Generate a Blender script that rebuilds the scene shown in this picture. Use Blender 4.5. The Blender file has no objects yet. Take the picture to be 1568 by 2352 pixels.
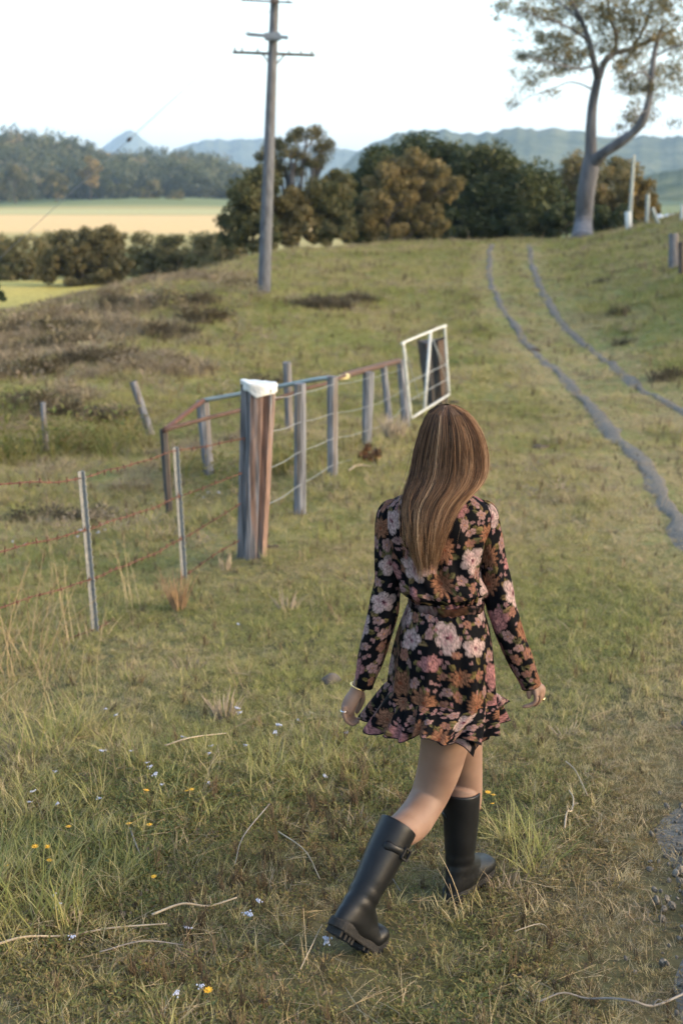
import bpy, math, random
import numpy as np
R = math.radians
random.seed(7); rng = np.random.default_rng(11)
sc = bpy.context.scene
COL = sc.collection

# ------------------------------------------------------------------ camera
ZC, PITCH, FPX = 2.27, math.atan(746 / 3267), 3267.0      # picture measured in 1568 x 2352 units
cam = bpy.data.cameras.new('camera'); cam_o = bpy.data.objects.new('camera', cam); COL.objects.link(cam_o)
cam_o.location = (0, 0, ZC); cam_o.rotation_euler = (math.pi / 2 - PITCH, 0, 0)
cam.sensor_fit = 'VERTICAL'; cam.sensor_height = 36; cam.lens = 36 * FPX / 2352
cam.clip_start = 0.05; cam.clip_end = 40000
cam.dof.use_dof = True; cam.dof.focus_distance = 4.5; cam.dof.aperture_fstop = 3.6; cam.dof.aperture_blades = 9
sc.camera = cam_o

# ------------------------------------------------------------------ world, sun, exposure
SUN_EL, SUN_AZ = R(16), R(107)            # azimuth clockwise from +Y (the view direction): the light comes from the right
w = bpy.data.worlds.new('World'); sc.world = w; w.use_nodes = True
nt = w.node_tree; nt.nodes.clear()
sky = nt.nodes.new('ShaderNodeTexSky'); sky.sky_type = 'NISHITA'; sky.sun_disc = False
sky.sun_elevation = SUN_EL; sky.sun_rotation = SUN_AZ; sky.air_density = 1.0; sky.dust_density = 2.6; sky.ozone_density = 1.0
bg = nt.nodes.new('ShaderNodeBackground'); bg.inputs[1].default_value = 0.15
wo = nt.nodes.new('ShaderNodeOutputWorld')
nt.links.new(sky.outputs[0], bg.inputs[0]); nt.links.new(bg.outputs[0], wo.inputs[0])
sun = bpy.data.lights.new('sun', 'SUN'); sun.energy = 0.5; sun.angle = R(16); sun.color = (1.0, 0.74, 0.50)
sun_o = bpy.data.objects.new('sun', sun); COL.objects.link(sun_o); sun_o.location = (40, 10, 30)
sun_o.rotation_euler = (math.pi / 2 - SUN_EL, 0, -SUN_AZ + math.pi)
sc.view_settings.view_transform = 'Standard'; sc.view_settings.look = 'None'
sc.view_settings.gamma = 1; sc.view_settings.use_curve_mapping = False
sc.view_settings.exposure = 2.42
sc.cycles.use_denoising = True
sc.cycles.use_adaptive_sampling = False
sc.cycles.max_bounces = 4; sc.cycles.diffuse_bounces = 2; sc.cycles.glossy_bounces = 2; sc.cycles.transmission_bounces = 2; sc.cycles.transparent_max_bounces = 8; sc.cycles.volume_bounces = 1
sc.cycles.sample_clamp_indirect = 6

# ------------------------------------------------------------------ helpers: picture <-> place
CP, SP = math.cos(PITCH), math.sin(PITCH)
def ray(u, v):
    a, b = (np.asarray(u, float) - 784) / FPX, (1176 - np.asarray(v, float)) / FPX
    return np.stack([a, CP + b * SP, -SP + b * CP], -1)
def W(u, v, Y):                               # the point at world depth Y seen at picture position (u, v)
    d = ray(u, v); t = np.asarray(Y, float) / d[..., 1]
    return d * t[..., None] + np.array([0, 0, ZC])
def px(P, n=1.0):                             # metres covered by n picture units at point P
    P = np.asarray(P, float)
    return n * (P[..., 1] * CP + (ZC - P[..., 2]) * SP) / FPX

def _hash(ix, iy, s):
    h = (ix.astype(np.int64) * 374761393 + iy.astype(np.int64) * 668265263 + s * 974711) & 0x7fffffff
    h = ((h ^ (h >> 13)) * 1274126177) & 0x7fffffff
    return ((h ^ (h >> 16)) & 0xffff) / 65535.0
def vnoise(x, y, s=0):
    x = np.asarray(x, float); y = np.asarray(y, float)
    ix, iy = np.floor(x), np.floor(y); fx, fy = x - ix, y - iy
    fx = fx * fx * (3 - 2 * fx); fy = fy * fy * (3 - 2 * fy)
    a, b = _hash(ix, iy, s), _hash(ix + 1, iy, s); c, d = _hash(ix, iy + 1, s), _hash(ix + 1, iy + 1, s)
    return (a * (1 - fx) + b * fx) * (1 - fy) + (c * (1 - fx) + d * fx) * fy
def fbm(x, y, s=0, o=4):
    r = 0; amp = .5
    for k in range(o): r = r + amp * vnoise(x * 2 ** k, y * 2 ** k, s + k); amp *= .5
    return r
def sstep(a, b, x): t = np.clip((x - a) / (b - a), 0, 1); return t * t * (3 - 2 * t)

# ------------------------------------------------------------------ terrain height, from things whose foot shows in the picture
CT = [  # (u, v, depth Y): where the ground shows at a known depth
 (870,2178,3.95),(1050,2072,4.22),(600,2150,3.98),(300,2100,4.1),(1400,2080,4.2),(784,1800,5.2),(300,1800,5.2),(1300,1800,5.2),
 (222,1468,8.5),(423,1318,9.9),(580,1285,10.3),(690,1163,12.1),(762,1113,13.8),(843,1016,16.7),(898,1006,18.6),(932,982,20.4),(1000,928,23.6),
 (481,1094,15.2),(391,1199,13.0),(664,978,18.6),(355,1005,20.0),(105,1050,18.0),(20,1250,11.8),(20,1000,19.0),(20,900,24.0),(150,760,35),
 (20,720,38.5),(605,672,40.0),(300,650,47),(590,585,58),(400,640,49),(700,640,46),(800,590,55),(800,760,34),(600,800,31),(300,850,27),
 (1555,1270,10.4),(1430,1020,17.8),(1330,907,24.0),(1235,811,31.5),(1135,675,42.0),(1125,600,52),(1128,556,61.5),(1215,556,61.5),
 (1365,811,31.5),(1245,675,42),(1545,616,40),(1440,529,58),(1485,517,57),(1568,512,55),(1335,551,62),(1250,550,62),(1450,640,40),(1500,800,30),
 (1000,620,50),(950,560,61),(1000,700,40),(1560,560,48),(1100,1000,19.5),(1200,1200,12),(1000,1400,8.8),(1400,1500,7.6)]
_c = W(np.array([c[0] for c in CT], float), np.array([c[1] for c in CT], float), np.array([c[2] for c in CT], float))
CX = np.concatenate([_c, np.array([  # shoulders of the land outside the frame, and the far side of the crest
 (-2,0,.55),(2,0,.6),(0,-6,1.0),(-9,-4,.2),(9,-4,1.2),(-10,6,-.5),(9,6,.35),(-16,16,-1.9),(13,18,.2),(-17,30,-2.4),(15,32,1.6),(-20,44,-3.4),(20,46,3.0),(18,58,2.6),
 (-14,56,-3.1),(-8.5,64,-2.5),(-22,72,-3.5),(-16,68,-3.35),(-10.6,44.5,-2.0),(-12.5,51,-2.9),(-8.2,54,-1.9),(-5.6,62,-1.6),(-1,74,-1.3),(8,76,-1.6),(20,76,.4),(-30,90,-4.8),(0,96,-3.2),(22,96,-2.4),(-12,92,-3.6),
 (-18,84,-3.3),(-24,88,-3.5),(-17,100,-4.2),(-24,108,-4.6),(34,60,3.4),(34,30,3.0)])])
def _tps(d2): return np.where(d2 > 1e-12, d2 * np.log(np.maximum(d2, 1e-12)) * .5, 0)
_s = np.array([1.0, .55])                     # depth counts less than width
_n = len(CX); _A = np.zeros((_n + 3, _n + 3)); _q = CX[:, :2] * _s
_A[:_n, :_n] = _tps(((_q[:, None] - _q[None]) ** 2).sum(-1)) + np.eye(_n) * 1.2
_A[:_n, _n] = 1; _A[_n, :_n] = 1; _A[:_n, _n + 1:] = _q; _A[_n + 1:, :_n] = _q.T
_wt = np.linalg.solve(_A, np.concatenate([CX[:, 2], np.zeros(3)]))
def near_h(x, y):
    sh = np.shape(x); p = np.stack([np.ravel(x), np.ravel(y)], 1) * _s; out = np.empty(len(p))
    for i in range(0, len(p), 20000):
        q = p[i:i + 20000]
        out[i:i + 20000] = _tps(((q[:, None] - _q[None]) ** 2).sum(-1)) @ _wt[:_n] + _wt[_n] + q @ _wt[_n + 1:]
    return out.reshape(sh)
def far_h(x, y):
    u = x / np.maximum(y, 50)
    ridge = (14 + 14 * (1 - sstep(-.21, -.15, u))) * np.exp(-((y - 1060) / 150) ** 2) * (1 - sstep(-.10, -.03, u)) * (.85 + .3 * vnoise(x / 120, y / 300, 5))
    knoll = 4.0 * np.exp(-((y - 760) / 70) ** 2 - ((x + 95) / 55) ** 2)
    return -7 + ridge + knoll + .5 * (vnoise(x / 60, y / 60, 3) - .5)
def H(x, y):
    x = np.asarray(x, float); y = np.asarray(y, float); r = np.hypot(x, y)
    k = sstep(112, 225, r); kb = sstep(28, 80, np.abs(x)) * (1 - sstep(40, 90, y)); k = np.maximum(k, np.where(y < 40, kb, k))
    z = near_h(np.clip(x, -60, 60), np.clip(y, -20, 130)) * (1 - k) + far_h(x, y) * k
    b = (vnoise(x * 1.3, y * 1.3, 21) - .5) * .05 + (vnoise(x * .5, y * .5, 22) - .5) * .12 * sstep(5, 14, r)
    return z + b * (1 - k)
def hit(u, v, off=0.0):                       # ground point seen at (u, v)
    d = ray(u, v); ts = np.geomspace(2.5, 400, 700)
    p = d[None] * ts[:, None] + np.array([0, 0, ZC]); f = p[:, 2] - H(p[:, 0], p[:, 1])
    k = np.argmax(f < 0)
    if k == 0: k = len(ts) - 1
    t = ts[k - 1] + (ts[k] - ts[k - 1]) * f[k - 1] / (f[k - 1] - f[k])
    q = d * t + np.array([0, 0, ZC]); return np.array([q[0], q[1], float(H(q[0], q[1])) + off])

# ------------------------------------------------------------------ helpers: meshes and materials
def tag(o, label=None, cat=None, group=None, kind=None):
    if label: o['label'] = label
    if cat: o['category'] = cat
    if group: o['group'] = group
    if kind: o['kind'] = kind
    return o
def empty(name, loc=(0, 0, 0)):
    o = bpy.data.objects.new(name, None); o.location = loc; o.empty_display_size = .2; COL.objects.link(o); return o
def link(name, me, mats=None, parent=None, smooth=True):
    o = bpy.data.objects.new(name, me); COL.objects.link(o)
    for m in (mats if isinstance(mats, (list, tuple)) else [mats]):
        if m: me.materials.append(m)
    if parent is not None:
        o.parent = parent; o.matrix_parent_inverse = parent.matrix_basis.inverted()
    if smooth and len(me.polygons): me.polygons.foreach_set('use_smooth', np.ones(len(me.polygons), bool))
    return o
def pmesh(name, V, F):
    me = bpy.data.meshes.new(name); V = np.asarray(V, float)
    if isinstance(F, np.ndarray):
        k = F.shape[1]; me.vertices.add(len(V)); me.vertices.foreach_set('co', V.ravel())
        me.loops.add(F.size); me.loops.foreach_set('vertex_index', F.ravel().astype(np.int32))
        me.polygons.add(len(F)); me.polygons.foreach_set('loop_start', np.arange(0, F.size, k, dtype=np.int32))
        me.update(calc_edges=True)
    else: me.from_pydata(V.tolist(), [], [list(map(int, f)) for f in F]); me.update()
    me.validate(); return me
def vcol(me, name, C):
    C = np.asarray(C, float); a = me.color_attributes.new(name, 'FLOAT_COLOR', 'POINT')
    if C.ndim == 1: C = np.stack([C, C, C], 1)
    if C.shape[1] == 3: C = np.concatenate([C, np.ones((len(C), 1))], 1)
    a.data.foreach_set('color', C.ravel())
def grid_faces(n, m, closed):                 # n rows of m
    i = np.arange(n - 1)[:, None]; j = np.arange(m if closed else m - 1)[None]; k = (j + 1) % m
    return np.stack([i * m + j, i * m + k, (i + 1) * m + k, (i + 1) * m + j], -1).reshape(-1, 4)
def cr(P, n):                                 # Catmull-Rom through rows of P, n samples
    P = np.asarray(P, float); k = len(P)
    if P.ndim == 1: return cr(P[:, None], n)[:, 0]
    Q = np.concatenate([2 * P[:1] - P[1:2], P, 2 * P[-1:] - P[-2:-1]]); t = np.linspace(0, k - 1 - 1e-9, n)
    i = t.astype(int); f = (t - i)[:, None]; a, b, c, d = Q[i], Q[i + 1], Q[i + 2], Q[i + 3]
    return .5 * (2 * b + (c - a) * f + (2 * a - 5 * b + 4 * c - d) * f ** 2 + (3 * b - a - 3 * c + d) * f ** 3)
def frames(P, up=(0, 1, 0)):
    T = np.gradient(P, axis=0); T /= np.linalg.norm(T, axis=1)[:, None] + 1e-12
    n = np.array(up, float); N = np.empty_like(P)
    for i in range(len(P)):
        n = n - T[i] * (n @ T[i]); l = np.linalg.norm(n)
        if l < 1e-6: n = np.cross(T[i], (1, .3, .2)); l = np.linalg.norm(n)
        n = n / l; N[i] = n
    return T, N, np.cross(T, N)
class MB:                                     # collects shapes into one mesh
    def __init__(s): s.V = []; s.F = []; s.n = 0; s.C = []
    def add(s, V, F, c=None):
        V = np.asarray(V, float); s.V.append(V); s.F += [tuple(int(i) + s.n for i in f) for f in F]; s.n += len(V)
        s.C.append(np.full(len(V), 0.5 if c is None else c) if np.ndim(c) == 0 else np.asarray(c)); return s
    def tube(s, P, r, k=8, cap=True, up=(0, 1, 0), wob=0, c=None, flat=1.0):
        P = np.asarray(P, float); r = np.broadcast_to(np.asarray(r, float), (len(P),)) if np.ndim(r) < 2 else np.asarray(r, float)
        T, N, B = frames(P, up); a = np.arange(k) * 2 * math.pi / k
        ra = r[:, None] if r.ndim == 1 else r[:, :1]; rb = ra * flat if r.ndim == 1 else r[:, 1:2]
        if wob: q = 1 + wob * (rng.random((1, k)) * .7 + rng.random((len(P), k)) * .3 - .5); ra = ra * q; rb = rb * q
        V = P[:, None] + N[:, None] * (np.cos(a) * ra)[..., None] + B[:, None] * (np.sin(a) * rb)[..., None]
        F = grid_faces(len(P), k, True).tolist(); V = V.reshape(-1, 3)
        if cap: F += [list(range(k))[::-1], [(len(P) - 1) * k + j for j in range(k)]]
        return s.add(V, F, c)
    def box(s, c, size, rot=None):
        d = np.array([[x, y, z] for x in (-.5, .5) for y in (-.5, .5) for z in (-.5, .5)]) * size
        if rot is not None: d = d @ np.asarray(rot).T
        return s.add(d + np.asarray(c), [(0, 1, 3, 2), (4, 6, 7, 5), (0, 4, 5, 1), (2, 3, 7, 6), (0, 2, 6, 4), (1, 5, 7, 3)])
    def ball(s, c, rad, n=10, m=16):
        th = np.linspace(0.001, math.pi - .001, n); ph = np.arange(m) * 2 * math.pi / m
        V = np.stack([np.outer(np.sin(th), np.cos(ph)), np.outer(np.sin(th), np.sin(ph)), np.outer(np.cos(th), np.ones(m))], -1).reshape(-1, 3) * rad + np.asarray(c)
        return s.add(V, grid_faces(n, m, True).tolist() + [list(range(m))[::-1], [(n - 1) * m + j for j in range(m)]])
    def mesh(s, name, col=False):
        me = pmesh(name, np.concatenate(s.V), s.F)
        if col: vcol(me, 'Col', np.concatenate(s.C))
        return me
    def build(s, name, mat, parent=None, smooth=True, col=False): return link(name, s.mesh(name, col), mat, parent, smooth)

def new_mat(name):
    m = bpy.data.materials.new(name); m.use_nodes = True; n = m.node_tree; n.nodes.clear()
    o = n.nodes.new('ShaderNodeOutputMaterial'); return m, n, o
def node(n, t, **kw):
    x = n.nodes.new(t)
    for k, v in kw.items():
        if k.startswith('i_'): x.inputs[int(k[2:])].default_value = v
        else: setattr(x, k, v)
    return x
def ramp(n, stops, fac=None):
    x = n.nodes.new('ShaderNodeValToRGB'); e = x.color_ramp.elements
    while len(e) < len(stops): e.new(.5)
    for q, (p, c) in zip(e, stops): q.position = p; q.color = (*c, 1)
    if fac is not None: n.links.new(fac, x.inputs[0])
    return x
def noise_mat(name, stops, scale=5, stretch=(1, 1, 1), rough=.8, bump=.3, bscale=None, detail=6, metal=0, spec=.3, dist=.01):
    m, n, o = new_mat(name); tc = node(n, 'ShaderNodeTexCoord'); mp = node(n, 'ShaderNodeMapping'); mp.inputs['Scale'].default_value = stretch
    n.links.new(tc.outputs['Object'], mp.inputs[0]); nz = node(n, 'ShaderNodeTexNoise'); nz.inputs['Scale'].default_value = scale; nz.inputs['Detail'].default_value = detail
    nz.inputs['Roughness'].default_value = .65; n.links.new(mp.outputs[0], nz.inputs['Vector']); rp = ramp(n, stops, nz.outputs[0])
    b = node(n, 'ShaderNodeBsdfPrincipled'); n.links.new(rp.outputs[0], b.inputs['Base Color'])
    b.inputs['Roughness'].default_value = rough; b.inputs['Metallic'].default_value = metal; b.inputs['Specular IOR Level'].default_value = spec
    if bump:
        n2 = node(n, 'ShaderNodeTexNoise'); n2.inputs['Scale'].default_value = bscale or scale * 2; n2.inputs['Detail'].default_value = 5; n.links.new(mp.outputs[0], n2.inputs['Vector'])
        bp = node(n, 'ShaderNodeBump'); bp.inputs['Strength'].default_value = bump; bp.inputs['Distance'].default_value = dist
        n.links.new(n2.outputs[0], bp.inputs['Height']); n.links.new(bp.outputs[0], b.inputs['Normal'])
    n.links.new(b.outputs[0], o.inputs[0]); return m
def leaf_mat(name, stops, trans=.3, attr='tint', inst=False, var=.35, gloss=.015):
    m, n, o = new_mat(name); at = node(n, 'ShaderNodeAttribute'); at.attribute_name = attr; at.attribute_type = 'INSTANCER' if inst else 'GEOMETRY'
    fac = at.outputs['Fac']
    if inst:                                   # blade to blade variation stored on the tuft itself
        a2 = node(n, 'ShaderNodeAttribute'); a2.attribute_name = 'Col'
        md = node(n, 'ShaderNodeMath', operation='MULTIPLY_ADD'); n.links.new(a2.outputs['Fac'], md.inputs[0]); md.inputs[1].default_value = var; n.links.new(fac, md.inputs[2])
        sb = node(n, 'ShaderNodeMath', operation='SUBTRACT'); n.links.new(md.outputs[0], sb.inputs[0]); sb.inputs[1].default_value = var / 2; fac = sb.outputs[0]
    rp = ramp(n, stops, fac); d = node(n, 'ShaderNodeBsdfDiffuse'); t = node(n, 'ShaderNodeBsdfTranslucent'); g = node(n, 'ShaderNodeBsdfGlossy'); g.inputs['Roughness'].default_value = .45
    g.inputs['Color'].default_value = (.9, .9, .9, 1)
    for x in (d, t): n.links.new(rp.outputs[0], x.inputs[0])
    mx = node(n, 'ShaderNodeMixShader'); mx.inputs[0].default_value = trans; n.links.new(d.outputs[0], mx.inputs[1]); n.links.new(t.outputs[0], mx.inputs[2])
    m2 = node(n, 'ShaderNodeMixShader'); m2.inputs[0].default_value = gloss; n.links.new(mx.outputs[0], m2.inputs[1]); n.links.new(g.outputs[0], m2.inputs[2])
    n.links.new(m2.outputs[0], o.inputs[0]); return m
def scatter(name, tufts, pts, rot, scl, tint, idx, label, cat):   # countless small plants: one object, instanced by geometry nodes
    c = bpy.data.collections.new(name + '_kinds')
    for k, t in enumerate(tufts):              # collection order is by name
        o = bpy.data.objects.new(chr(97 + k) + '_' + name + '_kind', t); c.objects.link(o)
    me = bpy.data.meshes.new(name); n = len(pts); me.vertices.add(n); me.vertices.foreach_set('co', np.asarray(pts, float).ravel())
    for nm, ty, ar in (('rot', 'FLOAT_VECTOR', rot), ('scl', 'FLOAT', scl), ('tint', 'FLOAT', tint), ('idx', 'INT', idx)):
        a = me.attributes.new(nm, ty, 'POINT'); a.data.foreach_set('vector' if ty == 'FLOAT_VECTOR' else 'value', np.ravel(ar).astype(np.int32 if ty == 'INT' else np.float32))
    o = bpy.data.objects.new(name, me); COL.objects.link(o)
    g = bpy.data.node_groups.new(name, 'GeometryNodeTree'); g.interface.new_socket('Geometry', in_out='INPUT', socket_type='NodeSocketGeometry'); g.interface.new_socket('Geometry', in_out='OUTPUT', socket_type='NodeSocketGeometry')
    gi = g.nodes.new('NodeGroupInput'); go = g.nodes.new('NodeGroupOutput'); m2p = g.nodes.new('GeometryNodeMeshToPoints'); iop = g.nodes.new('GeometryNodeInstanceOnPoints')
    ci = g.nodes.new('GeometryNodeCollectionInfo'); ci.inputs['Collection'].default_value = c; ci.inputs['Separate Children'].default_value = True; ci.inputs['Reset Children'].default_value = True
    def na(nm, dt):
        x = g.nodes.new('GeometryNodeInputNamedAttribute'); x.data_type = dt; x.inputs['Name'].default_value = nm; return x.outputs['Attribute']
    L = g.links.new; L(gi.outputs[0], m2p.inputs['Mesh']); L(m2p.outputs[0], iop.inputs['Points']); L(ci.outputs[0], iop.inputs['Instance']); iop.inputs['Pick Instance'].default_value = True
    L(na('idx', 'INT'), iop.inputs['Instance Index']); L(na('scl', 'FLOAT'), iop.inputs['Scale'])
    e2r = g.nodes.new('FunctionNodeEulerToRotation'); L(na('rot', 'FLOAT_VECTOR'), e2r.inputs[0]); L(e2r.outputs[0], iop.inputs['Rotation'])
    L(iop.outputs[0], go.inputs[0]); md = o.modifiers.new('scatter', 'NODES'); md.node_group = g
    return tag(o, label, cat, kind='stuff')

# ================================================================== THE SETTING
# ---- wheel tracks: centre lines, found on the ground from the picture
def drape(path, n, off):
    P = np.array([hit(u, v) if len(q) == 2 else q for q in path for u, v in [q[:2]]]); P = cr(P, n); P[:, 2] = H(P[:, 0], P[:, 1]) + off; return P
TA = np.array([hit(*q) for q in [(1127,562),(1123,600),(1126,640),(1150,705),(1192,765),(1250,830),(1330,907),(1430,1020),(1500,1100),(1555,1200)]])
TA = np.concatenate([TA, np.array([(2.66,9.0,0),(2.42,7.6,0),(1.98,6.2,0),(1.62,5.2,0),(1.36,4.4,0),(1.22,3.6,0),(1.15,2.5,0)])])
TB = np.array([hit(*q) for q in [(1214,562),(1219,600),(1232,640),(1262,700),(1305,760),(1365,811),(1440,868),(1568,945)]])
TB = np.concatenate([TB, np.array([(5.05,18,0),(4.6,14,0),(4.2,10,0),(3.6,7,0),(2.9,4.4,0),(2.6,2.5,0)])])
TA, TB = cr(TA, 240), cr(TB, 240)
def track_dist(x, y):
    x = np.asarray(x); y = np.asarray(y); out = np.full(x.shape, 99.0)
    for T in (TA, TB):
        for i in range(0, len(x), 30000):
            d = np.hypot(x[i:i + 30000, None] - T[None, :, 0], (y[i:i + 30000, None] - T[None, :, 1])).min(1); out[i:i + 30000] = np.minimum(out[i:i + 30000], d)
    return out

# ---- dryness of the pasture, shared by the soil colour and the grass on it
def dryness(x, y):
    d = .75 * fbm(x * .55, y * .4, 31, 4) + .35 * fbm(x * 2.2, y * 1.6, 35, 3) - .16
    left = sstep(-.06, -.17, x / np.maximum(y, 1)) * sstep(15, 26, y) * (1 - sstep(62, 75, y))
    d = d + left * (.5 * fbm(x * .9, y * .45, 41, 4) - .06)
    d = d + .26 * sstep(7.0, 4.4, y) * (.1 + 1.4 * fbm(x * 1.5, y * 1.2, 43, 3)) + .16 * sstep(-.5, -1.3, x) * sstep(9, 5, y)
    return d

# ---- ground: one sheet out to the horizon
ang = np.concatenate([np.arange(-180, -40, 5.), np.arange(-40, -22, 1.), np.arange(-22, 22, .22), np.arange(22, 40, 1.), np.arange(40, 180, 5.)]) * math.pi / 180
rad = np.concatenate([[.3], np.geomspace(.8, 100, 330), np.geomspace(102, 14000, 150)])
AA, RR = np.meshgrid(ang, rad); GX, GY = np.sin(AA) * RR, np.cos(AA) * RR
GZ = H(GX, GY)
gx, gy = GX.ravel(), GY.ravel(); gr = np.hypot(gx, gy)
dr = dryness(gx, gy)
def lerp(a, b, t): return np.asarray(a) * (1 - t[:, None]) + np.asarray(b) * t[:, None]
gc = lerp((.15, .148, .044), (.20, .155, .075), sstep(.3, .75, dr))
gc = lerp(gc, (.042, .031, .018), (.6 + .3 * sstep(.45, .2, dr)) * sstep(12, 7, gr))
uu = gx / np.maximum(gy, 20)
meadow = sstep(62, 72, gy) * sstep(130, 110, gy) * sstep(-.155, -.175, uu); gc = lerp(gc, (.44, .33, .08), meadow * (.7 + .3 * fbm(gx * .2, gy * .1, 3)))
valley = sstep(140, 200, gr); gc = lerp(gc, (.13, .15, .055), valley)
fld = valley * (uu < .05) * (gy > 0)
gc = lerp(gc, (.30, .245, .09), fld * sstep(205, 240, gy) * sstep(700, 640, gy))
gc = lerp(gc, (.54, .37, .165), fld * sstep(285, 330, gy + 25 * vnoise(gx / 30, gy / 50, 8)) * sstep(520, 480, gy))  # sunlit look of the far field is painted into its gold
gc = lerp(gc, (.36, .32, .14), fld * sstep(500, 530, gy) * sstep(640, 600, gy))
gc = lerp(gc, (.06, .085, .035), sstep(740, 800, gr))
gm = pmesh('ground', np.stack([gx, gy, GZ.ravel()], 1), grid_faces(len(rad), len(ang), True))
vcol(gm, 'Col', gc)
def ground_material():
    m, n, o = new_mat('ground'); a = node(n, 'ShaderNodeAttribute'); a.attribute_name = 'Col'; tc = node(n, 'ShaderNodeTexCoord')
    nz = node(n, 'ShaderNodeTexNoise'); nz.inputs['Scale'].default_value = 3.0; nz.inputs['Detail'].default_value = 10; nz.inputs['Roughness'].default_value = .7; n.links.new(tc.outputs['Object'], nz.inputs[0])
    rp = ramp(n, [(.3, (.55, .5, .42)), (.5, (1, 1, 1)), (.72, (1.35, 1.3, 1.2))], nz.outputs[0])
    mx = node(n, 'ShaderNodeMix', data_type='RGBA', blend_type='MULTIPLY'); mx.inputs[0].default_value = 1; n.links.new(a.outputs['Color'], mx.inputs[6]); n.links.new(rp.outputs[0], mx.inputs[7])
    b = node(n, 'ShaderNodeBsdfPrincipled'); b.inputs['Roughness'].default_value = .95; b.inputs['Specular IOR Level'].default_value = .1; n.links.new(mx.outputs[2], b.inputs['Base Color'])
    bp = node(n, 'ShaderNodeBump'); bp.inputs['Strength'].default_value = .6; bp.inputs['Distance'].default_value = .04; n.links.new(nz.outputs[0], bp.inputs['Height']); n.links.new(bp.outputs[0], b.inputs['Normal'])
    n.links.new(b.outputs[0], o.inputs[0]); return m
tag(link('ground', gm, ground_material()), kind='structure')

M_gravel = noise_mat('gravel', [(.3, (.05, .043, .035)), (.5, (.10, .087, .069)), (.7, (.175, .152, .12))], scale=38, rough=.9, bump=.8, bscale=60, dist=.02)
def track(T, name, w0, w1, seed):
    n = len(T); T = T.copy(); Tn = np.gradient(T, axis=0); Tn[:, 2] = 0; Tn /= np.linalg.norm(Tn, axis=1)[:, None]; N = np.stack([Tn[:, 1], -Tn[:, 0], 0 * Tn[:, 0]], 1)
    wd = np.interp(T[:, 1], [3, 8, 12, 60], [w1, w1 * .9, w0, w0 * 1.1]); L = np.cumsum(np.r_[0, np.linalg.norm(np.diff(T, axis=0), axis=1)])
    ks = np.linspace(-1, 1, 7); V = []
    for i in range(n):
        for k in ks:
            e = wd[i] * .5 * k * (1 + 1.5 * (vnoise(np.array(L[i] * 1.6), np.array(k * 2 + seed), seed) - .45))
            p = T[i] + N[i] * e; V.append((p[0], p[1], 0))
    V = np.array(V); V[:, 2] = H(V[:, 0], V[:, 1]) + .022 * (1 - np.abs(np.tile(ks, n)) ** 3 * 1.6) + .004
    tag(link(name, pmesh(name, V, grid_faces(n, len(ks), False)), M_gravel), kind='structure')
TA2 = cr(TA, 600); TB2 = cr(TB, 600)
track(TA2, 'wheel_track', .21, .46, 3); track(TB2, 'wheel_track', .21, .45, 5)

# ---- mountains and far hills
def hill_mesh(name, prof, Y0, depth, seed, mat, rough=.03, seg=140):
    us = np.linspace(prof[0][0], prof[-1][0], seg); top = np.interp(us, [p[0] for p in prof], [p[1] for p in prof])
    k = np.ones(9) / 9; top = np.convolve(np.pad(top, 4, 'edge'), k, 'valid')
    top = top - (430 - top) * rough * 2 * (fbm(us * .09, us * 0 + seed, seed, 4) - .47)
    P = W(us, top, np.full(seg, float(Y0))); rows = np.linspace(-1, 1, 25); V = []
    for t in rows:
        f = math.exp(-(t * 1.5) ** 2) if t < 0 else math.exp(-(t * 1.5) ** 2)
        q = P.copy(); y = Y0 + t * depth; q[:, 0] = P[:, 0] * (y / Y0); q[:, 1] = y
        h = P[:, 2] + 8; rid = (fbm(q[:, 0] / (depth * .16), q[:, 1] / (depth * .3), seed + 9, 4) - .45) * .8 * (1 - abs(t)) * min(1, abs(t) * 4)
        q[:, 2] = -8 + np.maximum(h, 1) * np.clip(f + rid * .5, 0, 1.0) - (30 if abs(t) == 1 else 0); V.append(q)
    tag(link(name, pmesh(name, np.concatenate(V), grid_faces(len(rows), seg, False)), mat), kind='structure')
M_hill = noise_mat('hill forest', [(.3, (.03, .042, .024)), (.5, (.06, .075, .04)), (.7, (.11, .115, .065))], scale=.012, rough=1, bump=.9, bscale=.03, spec=0, dist=12)
hill_mesh('mountain', [(180,400),(230,345),(258,322),(275,310),(295,300),(312,306),(335,326),(380,350),(450,400)], 7000, 900, 1, M_hill, .02)
hill_mesh('mountain_range', [(330,395),(400,345),(440,328),(480,317),(530,325),(585,318),(640,330),(700,338),(750,338),(800,343),(860,360),(960,395)], 5600, 1000, 4, M_hill, .05)
hill_mesh('hill', [(760,420),(800,360),(850,333),(900,308),(950,296),(1000,298),(1060,305),(1100,310),(1150,300),(1200,294),(1260,297),(1320,306),(1400,320),(1470,314),(1540,318),(1620,310),(1760,330),(1900,380)], 2900, 700, 7, M_hill, .06)
hill_mesh('hill', [(1380,470),(1440,430),(1490,400),(1540,390),(1620,384),(1760,380),(1900,400)], 1300, 320, 12, M_hill, .08)

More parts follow.
